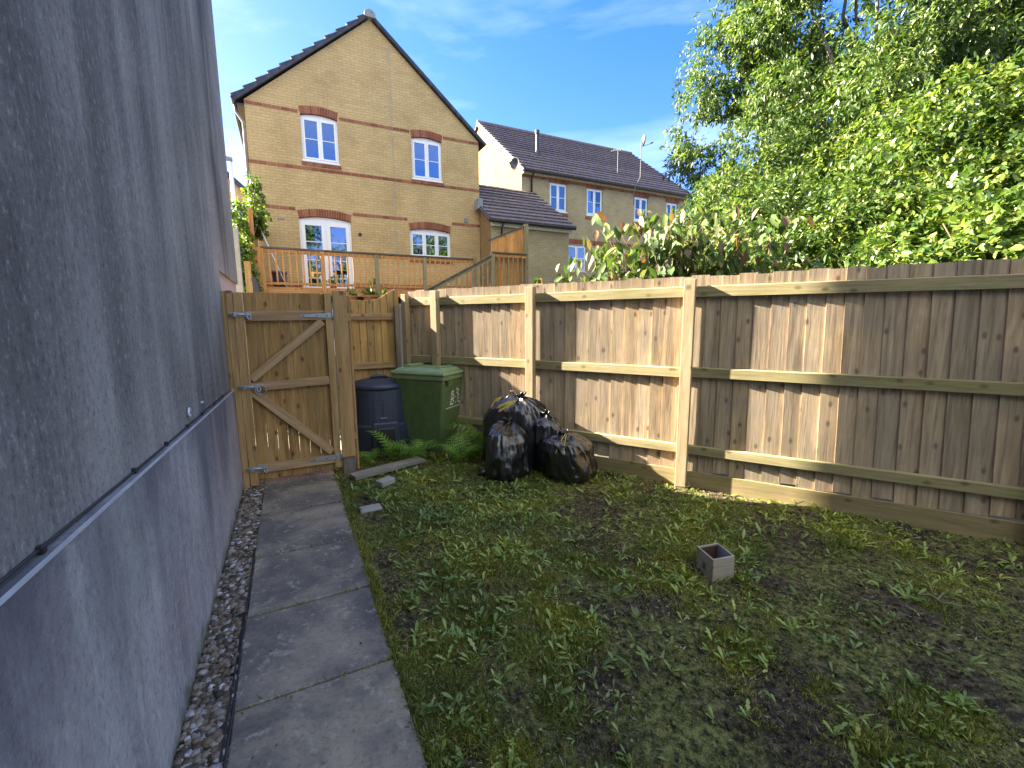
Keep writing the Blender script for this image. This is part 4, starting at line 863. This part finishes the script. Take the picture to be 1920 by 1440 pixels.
# ============================================================ BAGS
def bag(label, loc, rx, ry, h, lean_=(0, 0), seed=0, tuft=.09, rz=0, tie=1, knot=.86):
    t = thing('rubbish_bag', label, 'rubbish bag', loc, rz, 'full black bin bags against the fence')
    nt_, nv = 150, 120; th = np.linspace(0, 2*np.pi, nt_, endpoint=False); tt = np.linspace(0, 1, nv)
    prof_t = [0, .03, .09, .22, .42, .60, .72, .80, .86, .90, .93, 1.0]; prof_r = [0, .62, .90, .99, 1.0, .97, .84, .60, .28, .11, .13, .24]; prof_z = [0, .0, .03, .15, .40, .64, .79, .87, .92, .935, .95, 1.0]
    rr_ = np.interp(tt, prof_t, prof_r); zz = np.interp(tt, prof_t, prof_z)
    k = np.array([1, 2, 3, 2, 1])/9.; rr_ = np.convolve(np.pad(rr_, 2, 'edge'), k, 'valid'); rr_[0] = 0
    TH, TT = np.meshgrid(th, tt); RR = np.broadcast_to(rr_[:, None], TH.shape); ZZ = np.broadcast_to(zz[:, None], TH.shape)
    sq = 1+.10*np.cos(2*TH+seed)+.06*np.cos(3*TH+seed*2.1); X = RR*sq*rx*np.cos(TH); Y = RR*sq*ry*np.sin(TH); Z = ZZ*h
    P = np.stack([X, Y, Z], -1)
    pl_ = np.clip((TT-.45)/.4, 0, 1); lowp = np.clip(1-TT/.25, 0, 1)
    kk = 13; ph = fbm(np.stack([np.cos(TH)*2, np.sin(TH)*2, TT*2], -1), seed+3, 2)*7
    pleat = np.sin(TH*kk+ph)*.5+np.sin(TH*29+ph*1.7)*.3
    q_ = P/np.array([rx, ry, h]); n1 = fbm(q_*2.1+seed, seed, 3)-.5; cyl = np.stack([np.cos(TH)*2.7+n1*2.5, np.sin(TH)*2.7+n1*2, TT*2.6+np.sin(TH*2+seed)*.9], -1); rid = 1-np.abs(fbm(cyl+seed, seed+9, 1)*2-1)*1.6; cyl2 = np.stack([np.cos(TH)*9+n1*6, np.sin(TH)*9, TT*4.5+np.sin(TH*3+seed)*1.2], -1); rid2 = 1-np.abs(fbm(cyl2+seed, seed+19, 2)*2-1)*2.4
    d = .32*n1 + .085*rid + .022*rid2 + .085*pl_*pleat*np.clip(RR+.15, 0, 1) + .03*lowp*pleat
    f = 1+d*np.clip(TT*14, 0, 1); sagz = -.035*rid*pl_*h
    X = X*f; Y = Y*f; Z = Z*(1+.12*n1*(TT > .1)) + sagz
    X = X+lean_[0]*(ZZ**1.6)*h; Y = Y+lean_[1]*(ZZ**1.6)*h
    Z = np.maximum(Z, -.005)
    V_ = np.stack([X, Y, Z], -1).reshape(-1, 3); id_ = np.arange(nt_*nv).reshape(nv, nt_); nx_ = np.roll(id_, -1, 1)
    q4 = np.stack([id_[:-1], nx_[:-1], nx_[1:], id_[1:]], -1).reshape(-1, 4)
    b = npmesh('sack', V_, q4.ravel(), np.arange(len(q4))*4, np.full(len(q4), 4), M['bag'], t, smooth=True); bm_ = b.modifiers.new('s', 'SOLIDIFY'); bm_.thickness = .003
    kx, ky, kz = lean_[0]*(.9**1.6)*h, lean_[1]*(.9**1.6)*h, .895*h
    if tie:
        m = MB(); m.tube([(kx+.028*math.cos(a), ky+.028*math.sin(a), kz-.01+.006*math.sin(3*a)) for a in np.linspace(0, 6.28, 14)], .008, 6); tr = m.build('tie', M['tie'], t, smooth=True)
        for s_ in ((-.10, -.05, .0), (-.085, -.075, -.035)) if tie > 1 else ((-.02, -.06, -.07),):
            e = Vector((kx, ky, kz-.01)); f1 = e+Vector(s_); mid = (e+f1)/2+Vector((0, -.01, .02)); m2 = MB(); wv = Vector((0, .0, .011))
            pts_ = [e, mid, f1]; vs = []
            for p_ in pts_: vs += [p_-wv, p_+wv]
            m2.add(vs, [(0, 2, 3, 1), (2, 4, 5, 3)]); o2 = m2.build('drawstring', M['tie'], tr); md = o2.modifiers.new('s', 'SOLIDIFY'); md.thickness = .004
    return t
b1 = bag('large black rubbish bag at the back with shiny crumpled top and yellow ties', (.06, 4.82, 0), .34, .26, .82, (.02, -.02), 2, tie=1, rz=0)
bag('plump black rubbish bag standing at the front left of the heap', (-.05, 4.50, 0), .30, .23, .60, (.12, .05), 5, tie=1, rz=1.2)
bag('half hidden black rubbish bag squeezed in the middle of the heap against the fence', (.36, 4.64, 0), .22, .18, .66, (-.05, .05), 8, tie=0, rz=2.2)
b4 = bag('lower black rubbish bag at the right end of the heap, pleated neck facing left', (.62, 4.38, 0), .25, .21, .50, (-.24, -.06), 11, tie=1, rz=0)
for par_, segs_ in ((b1, [((-.04, -.20, .75), (-.11, -.235, .735), (-.21, -.235, .705)), ((-.04, -.20, .74), (-.10, -.25, .715), (-.20, -.26, .66)), ((-.18, -.13, .78), (-.24, -.15, .755), (-.29, -.17, .68))]), (b4, [((-.10, -.09, .475), (-.15, -.15, .42), (-.20, -.20, .33)), ((-.09, -.09, .465), (-.12, -.19, .40), (-.13, -.22, .30))])):
    for sg in segs_:
        mt_ = MB(); vs = []
        for p_ in sg: vs += [(p_[0]-.004, p_[1], p_[2]-.014), (p_[0]+.004, p_[1]-.006, p_[2]+.012)]
        mt_.add(vs, [(0, 2, 3, 1), (2, 4, 5, 3)]); o_ = mt_.build('drawstring', M['tie'], par_); md = o_.modifiers.new('s', 'SOLIDIFY'); md.thickness = .004
tag(MB().tube([(0, 0, .03), (-.05, -.02, .035), (-.10, -.03, .02)], [.05, .035, .012], 10).build('torn_bag_corner', M['bag'], None, smooth=True), 'twisted loose corner of black plastic lying left of the bags', 'bag scrap').location = (-.26, 4.44, 0)

# ============================================================ SMALL THINGS
pk_ = tag(MB().box(0, .82, -.075, .075, 0, .042).build('timber_plank', M['grey_plank'], None, bevel=.004), 'long weathered grey plank lying by the foot of the gate post', 'plank'); pk_.location = (-1.63, 4.34, .01); pk_.rotation_euler = (0, 0, R(44))
bk = tag(MB().box(-.075, .085, -.052, .052, 0, .055).build('paving_brick', M['concrete'], None, bevel=.006), 'pale grey brick lying in the grass by the plank', 'brick'); bk.location = (-1.25, 4.18, .01); bk.rotation_euler = (.03, -.04, R(55))
st = tag(MB().box(-.09, .09, -.06, .06, 0, .03).build('flat_stone', M['concrete'], None, bevel=.012), 'small flat stone sunk in the lawn edge by the path', 'stone'); st.location = (-1.22, 3.62, -.006); st.rotation_euler.z = .5
PB = thing('planter_box', 'small square weathered wooden box standing empty on the lawn', 'planter box', (1.28, 2.625, -.012), R(12), rx=R(2), ry=R(-3))
for (a, b, c, d) in ((-.075, .075, -.080, -.070), (-.075, .075, .070, .080), (-.075, -.066, -.0695, .0695), (.066, .075, -.0695, .0695)): MB().box(a, b, c, d, .0, .165).build('side', M['box_wood'], PB, bevel=.0015)
MB().box(-.065, .065, -.069, .069, .0, .01).build('base', M['box_in'], PB); MB().box(-.0655, -.0645, -.069, .069, .011, .155).build('lining', M['box_in'], PB); MB().box(-.064, .064, .0685, .0694, .011, .155).build('lining', M['box_in'], PB)
MB().box(.0645, .0655, -.069, .069, .011, .155).build('lining', M['curtain'], PB)
MB().box(-.0762, -.0752, -.012, .02, .05, .10).build('stamp', M['binbody'], PB)
for lx, ly, ln, rz, lb in ((1.45, 3.95, .30, .3, 'broken brown twig lying on dry soil at the fence foot'), (2.0, 3.62, .26, -.5, 'forked twig on bare soil under the fence rail'), (2.32, 2.35, .16, -.9, 'pale stripped stick on the bare soil at the right')):
    m = MB(); m.tube([(0, 0, .012), (ln*.3, .02, .03), (ln*.65, -.01, .022), (ln, .03, .03)], [.006, .006, .004, .003], 6); m.tube([(ln*.5, 0, .024), (ln*.6, .07, .05)], [.004, .002], 5)
    o = tag(m.build('twig', M['brown_stem'] if 'pale' not in lb else M['litter'], None, smooth=True), lb, 'twig'); o.location = (lx, ly, .01); o.rotation_euler.z = rz

# ============================================================ FERNS
def frond(L, el, n=12):
    """one arching fern frond along +x"""
    P, D, Nn, Ls = [], [], [], []; pts = []; x = z = 0; a = el
    for i in range(n+1):
        pts.append(Vector((x, 0, z))); s = L/n; x += math.cos(a)*s; z += math.sin(a)*s; a -= 1.45*el/n*(.5+1.1*i/n)
    tvs = []; rows = []
    mb = MB()
    for i in range(2, n+1):
        t = i/n; pl_ = L*.30*math.sin(min(1, (1.08-t)*1.5)*math.pi/2)*(1 if t > .25 else .75); p = pts[i]; d = (pts[i]-pts[i-1]).normalized()
        for sgn in (-1, 1):
            dr = (Vector((0, sgn, 0))+d*.35+Vector((0, 0, -.12))).normalized(); nn_ = 6; up = d
            for k in range(nn_):      # toothed pinna
                a0, a1 = k/nn_, (k+1)/nn_; wd = pl_*.19*(1-a0*.85); c0 = p+dr*pl_*a0; c1 = p+dr*pl_*a1
                mb.add([c0, c0.lerp(c1, .55)+up*wd, c1, c0.lerp(c1, .55)-up*wd], [(0, 1, 2), (0, 2, 3)])
    mb.tube(pts, [max(.0008, .0028*(1-i/(n+1))) for i in range(n+1)], 4)
    return mb
fr_mesh = [frond(.52, 1.15), frond(.42, 1.0), frond(.6, 1.3)]
fr_proto = []
def fern(label, x, y, n, sc, seed, tilt=0):
    t = thing('fern', label, 'fern', (x, y, 0), 0, 'ferns around the bins'); rr = random.Random(seed)
    for k in range(n):
        j = rr.randrange(3)
        if j >= len(fr_proto) or fr_proto[j] is None:
            while len(fr_proto) <= j: fr_proto.append(None)
            o = fr_mesh[j].build('frond', M['fern'], t); fr_proto[j] = o
        else: o = fr_proto[j].copy(); COL.objects.link(o); o.parent = t
        s = sc*rr.uniform(.75, 1.15); o.scale = (s, s, s); o.rotation_euler = (rr.uniform(-.25, .25), rr.uniform(-.25, .2), k*6.283/n+rr.uniform(-.3, .3))
fern('low fern spreading in front of the compost bin door', -1.42, 5.03, 6, .8, 1)
fern('fern at the foot of the gate post, leftmost of the ferns', -1.60, 4.90, 5, .65, 2)
fern('fern spreading between the compost bin and the wheelie bin', -1.10, 5.0, 7, .85, 3)
fern('tall fern growing between the wheelie bin and the rubbish bags', -.44, 5.05, 7, 1.1, 4)
fern('small drooping fern in front of the right side of the wheelie bin', -.60, 4.86, 5, .75, 5)
fern('fern against the fence behind the wheelie bin corner', -.30, 5.30, 6, 1.2, 6)

# ============================================================ LAWN PLANTS
def lawn_pts(n, dens, near=True):
    x = rng.random(n)*5.9-2.1; y = rng.random(n)*5.7+.3
    u, w_ = x*dG[0]+y*dG[1], x*dP[0]+y*dP[1]; ok = (u > .345) & (w_ < 5.6) & (fence_y(x, y) < .075) & (x < 4.8)
    x, y = x[ok], y[ok]; d = dens(x, y); k = rng.random(len(x)) < d; return x[k], y[k]
def soil_mask(x, y):      # 1 grassy, 0 bare: bare towards the fence on the right and in patches
    P = np.stack([x, y, 0*x], -1); n1 = fbm(P*1.5, 21, 4); n2 = fbm(P*5, 31, 3); g = 1.45 - .46*np.clip(x-.5, 0, 3) - .25*np.clip(y-3.4, 0, 1)*(x > .6)
    return np.clip(g*(.15+1.5*np.clip((n1-.38)*3.2, 0, 1))*(.2+1.5*np.clip((n2-.42)*3.6, 0, 1)), .02, 1)
x, y = lawn_pts(2100000, lambda x, y: np.clip(soil_mask(x, y), 0, 1)*(.55+.45*(y < 3))); n = len(x); print('grass', n, file=__import__('sys').stderr)
z = lawn_h(x, y)-.014; P = np.stack([x, y, z], -1)
D = unit(rng.normal(size=(n, 3))*np.array([.75, .75, .2])+np.array([0, 0, .75])); hgt = (.008+.036*rng.random(n)**2.2)*(.15+1.7*fbm(P*6, 51, 2))*(.5+.5*np.clip(soil_mask(x, y)*1.5, 0, 1))
o = leaves('grass', P, D, rdir(n), hgt, .0030+.0030*rng.random(n), M['grass'], curl=.35); tag(o, 'short rough green grass and moss of the patchy lawn', 'grass', kind='stuff')
# leafy weeds: rosettes of several leaves
TVW = np.array([(0, 0, 0), (.16, .28, .02), (.34, .55, .06), (.42, .78, .05), (0, 1, -.02), (-.42, .78, .05), (-.34, .55, .06), (-.16, .28, .02), (0, .5, 0), (0, .78, 0)], float)
TFW = [(0, 1, 8, 7), (1, 2, 8), (7, 8, 6), (2, 3, 9, 8), (8, 9, 5, 6), (3, 4, 9), (9, 4, 5)]
TVD = np.array([(0, 0, 0), (.10, .25, .0), (.34, .36, .05), (.14, .45, .0), (.42, .62, .05), (.20, .70, 0), (.34, .84, .03), (0, 1, 0), (-.34, .84, .03), (-.20, .70, 0), (-.42, .62, .05), (-.14, .45, 0), (-.34, .36, .05), (-.10, .25, 0)], float)
TFD = [(0, 1, 13), (1, 2, 3), (13, 11, 12), (1, 3, 11, 13), (3, 4, 5), (11, 9, 10), (3, 5, 9, 11), (5, 6, 7), (9, 7, 8), (5, 7, 9)]
def weeds(npl, tv, tf, per, L, W, name, label, up, seed):
    x, y = lawn_pts(npl, lambda x, y: np.clip(soil_mask(x, y)*.8+.12, 0, 1)*np.clip(.25+1.6*(fbm(np.stack([x, y, 0*x], -1)*1.7, seed, 3)-.3), .1, 1))
    k = len(x); ii = np.repeat(np.arange(k), per); keep = rng.random(len(ii)) < .75; ii = ii[keep]; n = len(ii)
    P = np.stack([x[ii], y[ii], lawn_h(x[ii], y[ii])-.006], -1); a = rng.random(n)*6.283; el = up+rng.normal(size=n)*.3
    D = np.stack([np.cos(a)*np.cos(el), np.sin(a)*np.cos(el), np.sin(el)], -1); Nn = np.stack([-np.cos(a)*np.sin(el), -np.sin(a)*np.sin(el), np.cos(el)], -1)+rng.normal(size=(n, 3))*.25
    s = (.45+.75*rng.random(n))*(.7+.6*rng.random(k))[ii]
    o = leaves(name, P, D, Nn, L*s, W*s*1.0, M['weed'], None, tv, tf, .45); tag(o, label, 'weeds', kind='stuff'); print(name, n)
weeds(15000, TVW, TFW, 5, .052, .016, 'weed_leaves', 'small leafy weeds scattered all over the lawn', .9, 61)
weeds(4300, TVD, TFD, 6, .068, .024, 'dandelion_leaves', 'toothed dandelion leaves standing up from the patchy lawn', .8, 71)
def clover_pts():
    x, y = lawn_pts(16000, lambda x, y: np.clip(fbm(np.stack([x, y, 0*x], -1)*2.4, 81, 3)*2.2-.9, 0, .8)); n = len(x)
    P = np.stack([x, y, lawn_h(x, y)+.004+.008*rng.random(n)], -1); a = rng.random(n)*6.283; D = np.stack([np.cos(a), np.sin(a), .2+0*a], -1)
    o = leaves('moss_leaves', P, D, np.array([0, 0, 1.])+rng.normal(size=(n, 3))*.3, .010+.010*rng.random(n), .010+.005*rng.random(n), M['grass']); tag(o, 'tiny creeping moss and clover leaves close to the soil', 'ground cover', kind='stuff')
clover_pts()
x, y = lawn_pts(9000, lambda x, y: np.clip(1.15-soil_mask(x, y), .05, 1)*.5); n = len(x); P = np.stack([x, y, lawn_h(x, y)+.002], -1); a = rng.random(n)*6.283
o = leaves('dry_litter', P, np.stack([np.cos(a), np.sin(a), .08*rng.normal(size=n)], -1), np.array([0, 0, 1.])+rng.normal(size=(n, 3))*.3, .012+.05*rng.random(n)**3, .003+.006*rng.random(n), M['litter']); tag(o, 'dry straw and leaf scraps on the bare soil patches', 'litter', kind='stuff')
stones('soil_crumbs', 34000, lambda n: (lambda xy: np.stack([xy[0], xy[1], lawn_h(xy[0], xy[1])-.004], 1))(lawn_pts(n, lambda x, y: np.clip(1.25-soil_mask(x, y), .12, 1)*.8)), .0075, 0, 'small stones and soil crumbs between the weeds', 'soil').data.materials[0] = M['soil']
def slab_bits(n):
    w_ = rng.random(n)*4.6+.3; u = -.28+.6*rng.random(n); return np.stack([u*dG[0]+w_*dP[0], u*dG[1]+w_*dP[1], .032+0*u], 1)
stones('path_grit', 130, slab_bits, .0045, 0, 'scattered grit and small stones lying on the paving slabs', 'grit')
# edging growth in the gravel and at the path edge
x, y = [], []
for k in range(5200):
    w_ = rng.random()*5.2-.4; u = .336+abs(rng.normal())*.035; x.append(u*dG[0]+w_*dP[0]); y.append(u*dG[1]+w_*dP[1])
for jt in joints[3:10]:
    for k in range(60):
        u = rng.random()**1.3*.62-.29 if rng.random() < .5 else .33-rng.random()**2*.5; w_ = jt+rng.normal()*.006; x.append(u*dG[0]+w_*dP[0]); y.append(u*dG[1]+w_*dP[1])
x, y = np.array(x), np.array(y); n = len(x); o = leaves('verge_grass', np.stack([x, y, 0*x+.012], -1), unit(rng.normal(size=(n, 3))*.6+np.array([0, 0, .8])), rdir(n), .02+.035*rng.random(n), .003+.003*rng.random(n), M['grass'], curl=.4); tag(o, 'taller grass tufts lining the right edge of the path', 'grass', kind='stuff')

# ============================================================ TREES AND SHRUBS
def lumps(c, r, n, size, flat=.8, hollow=.45, seed=0, zmin=None):
    g = np.random.default_rng(seed); out = []
    while len(out) < n:
        d = g.normal(size=3); d /= np.linalg.norm(d); t = hollow+(1-hollow)*g.random()**.6; p = np.array(c)+d*t*np.array(r)*.86
        if zmin is not None and p[2] < zmin: continue
        s = size*(.65+.7*g.random()); out.append((*p, s, s*flat))
    return out
def tree(name, label, cat, base, c, r, nl, size, nspray, per, spray, L, W, leafmat, trunk_r, group=None, seed=0, gap=.4, gs=1.1, droop=.35, tv=LV4, tf=LF4, zmin=None, bark='bark', nlimb=26, hollow=.45, shell=.35):
    t = thing(name, label, cat, base, 0, group); cc = np.array(c)-np.array(base); B = lumps(cc, r, nl, size, seed=seed, hollow=hollow, zmin=None if zmin is None else zmin-base[2])
    crown('crown', B, nspray, per, spray, L, W, leafmat, t, gap=gap, gs=gs, droop=droop, tv=tv, tf=tf, shell=shell, seed=seed+3)
    fork = Vector((cc[0]*.25, cc[1]*.25, max(.25, (cc[2]-r[2])*.8+.2*r[2])))
    MB().tube([(0, 0, -.2), (fork.x*.4, fork.y*.4, fork.z*.5), tuple(fork)], [trunk_r, trunk_r*.85, trunk_r*.75], 10).build('trunk', M[bark], t, smooth=True)
    g = random.Random(seed); limbs('limb', fork, [B[g.randrange(len(B))][:3] for _ in range(nlimb)], trunk_r*.42, M[bark], t)
    return t
tree('ash_tree', 'tall ash tree with airy green crown rising behind the fence on the right', 'tree', (8.3, 11.5, 0), (8.3, 11.2, 6.3), (4.75, 3.4, 5.0), 140, .85, 30000, 9, .24, .12, .042, M['ash'], .22, None, 1, gap=.45, gs=.8)
tree('ash_tree', 'darker tree crown filling the far upper right corner behind the ash', 'tree', (13.0, 10.5, 0), (13.2, 10.2, 6.8), (3.6, 3.0, 5.0), 60, .95, 9000, 9, .26, .12, .046, M['ash2'], .2, None, 2, gap=.45, gs=.95)
tree('leafy_shrub', 'tall yellow green shrub lit by the sun above the right end of the fence', 'shrub', (6.3, 6.0, 0), (6.4, 6.1, 2.9), (2.1, 1.7, 1.75), 50, .55, 9000, 7, .16, .075, .040, M['lime'], .07, None, 4, gap=.40, gs=1.7, droop=.12, tv=LV6, tf=LF6, nlimb=22, bark='brown_stem')
tree('leafy_shrub', 'dense glossy green shrub directly behind the right end of the fence', 'shrub', (5.1, 4.5, 0), (5.2, 4.6, 1.9), (1.9, 1.1, 1.25), 38, .42, 6500, 7, .15, .078, .044, M['vib'], .06, None, 5, gap=.42, gs=2.0, droop=.10, tv=LV6, tf=LF6, nlimb=20, bark='brown_stem')
tree('leafy_shrub', 'rounded green shrub below the ash tree in the middle of the hedge', 'shrub', (4.3, 6.9, 0), (4.4, 7.0, 2.3), (1.9, 1.3, 1.5), 44, .5, 8000, 7, .16, .075, .036, M['vib'], .06, None, 6, gap=.36, gs=1.6, droop=.15, nlimb=20, bark='brown_stem')
tree('leafy_shrub', 'low bright green shrub at the left end of the hedge beside the far house', 'shrub', (5.5, 9.5, 0), (5.0, 9.6, 3.0), (1.5, 1.2, 1.9), 36, .5, 6500, 7, .16, .08, .034, M['ash'], .06, None, 7, gap=.36, gs=1.5, droop=.3, nlimb=16, bark='brown_stem')
tree('leafy_shrub', 'bright shrub top rising in front of the ash crown centre', 'shrub', (6.6, 8.4, 0), (6.6, 8.4, 3.6), (1.8, 1.4, 1.7), 36, .5, 6500, 7, .18, .085, .038, M['lime'], .06, None, 9, gap=.38, gs=1.4, droop=.25, nlimb=16, bark='brown_stem')

# wilting large leaved shrub just behind the fence
def wilt_shrub():
    t = thing('wilting_shrub', 'sprawling shrub with large drooping green and brown leaves behind the middle of the fence', 'shrub', (1.9, 5.6, 0))
    g = random.Random(12); mb = MB(); P, D, Nn, S_ = [], [], [], []
    stems = []
    for k in range(330):
        X = g.gauss(.25, .75)
        if abs(X-.1) > 1.65: continue
        top = 1.98+1.0*math.exp(-((X-.1)/.85)**2)*g.uniform(.45, 1.0)+g.uniform(-.08, .08)+(.15 if X > .9 else 0)
        stems.append((X, top))
    for X, top in stems:
        b = Vector((X*.55, g.uniform(-.1, .5), .05)); e = Vector((X+g.uniform(-.15, .15), g.uniform(-.45, .45), top)); side = Vector((g.uniform(-.75, .75), g.uniform(-.3, .2), -.10)); n_ = 9; pts = []
        for i in range(n_): a = i/(n_-1); p = b.lerp(e, a)+side*(a**3)+Vector((0, 0, .12*math.sin(a*math.pi))); pts.append(p)
        mb.tube(pts, [.011*(1-.8*i/(n_-1)) for i in range(n_)], 5)
        for i in range(3, n_):
            for s_ in (-1, 1, 0):
                if g.random() < .12: continue
                p = pts[i]+Vector((g.gauss(0, .03), g.gauss(0, .03), g.gauss(0, .03))); d = Vector((s_*g.uniform(.4, 1)+g.gauss(0, .3), g.gauss(-.2, .6), g.uniform(-1.9, -.15))).normalized()
                P.append(p); D.append(d); Nn.append(Vector((g.gauss(0, .5), -.4+g.gauss(0, .5), 1)).normalized()); S_.append(g.uniform(.55, 1.15)*(1 if i > 4 else .8))
    mb.build('stem', M['brown_stem'], t, smooth=True); S_ = np.array(S_)
    leaves('foliage', np.array(P), np.array(D), np.array(Nn), .165*S_, .078*S_, M['wilt'], t, LV6, LF6, .22); print('wilt', len(P))
wilt_shrub()

# trees behind the viewer that the windows of the brick house reflect
for k, (u, w_, h) in enumerate(((-7, -19, 13.), (1, -21, 13.5), (9, -18, 12.5), (17, -20, 13))):
    p = G(u, w_, 0)
    tree('garden_tree', ('first', 'second', 'third', 'fourth')[k]+' of four trees behind the viewer mirrored in the house windows', 'tree', (p.x, p.y, 0), (p.x, p.y, h*.55), (4.6, 3.2, h*.48), 36, 1.7, 2300, 7, .5, .3, .14, M['ash2'], .2, 'trees mirrored in the windows', 20+k, gap=.25, gs=.8, nlimb=8)
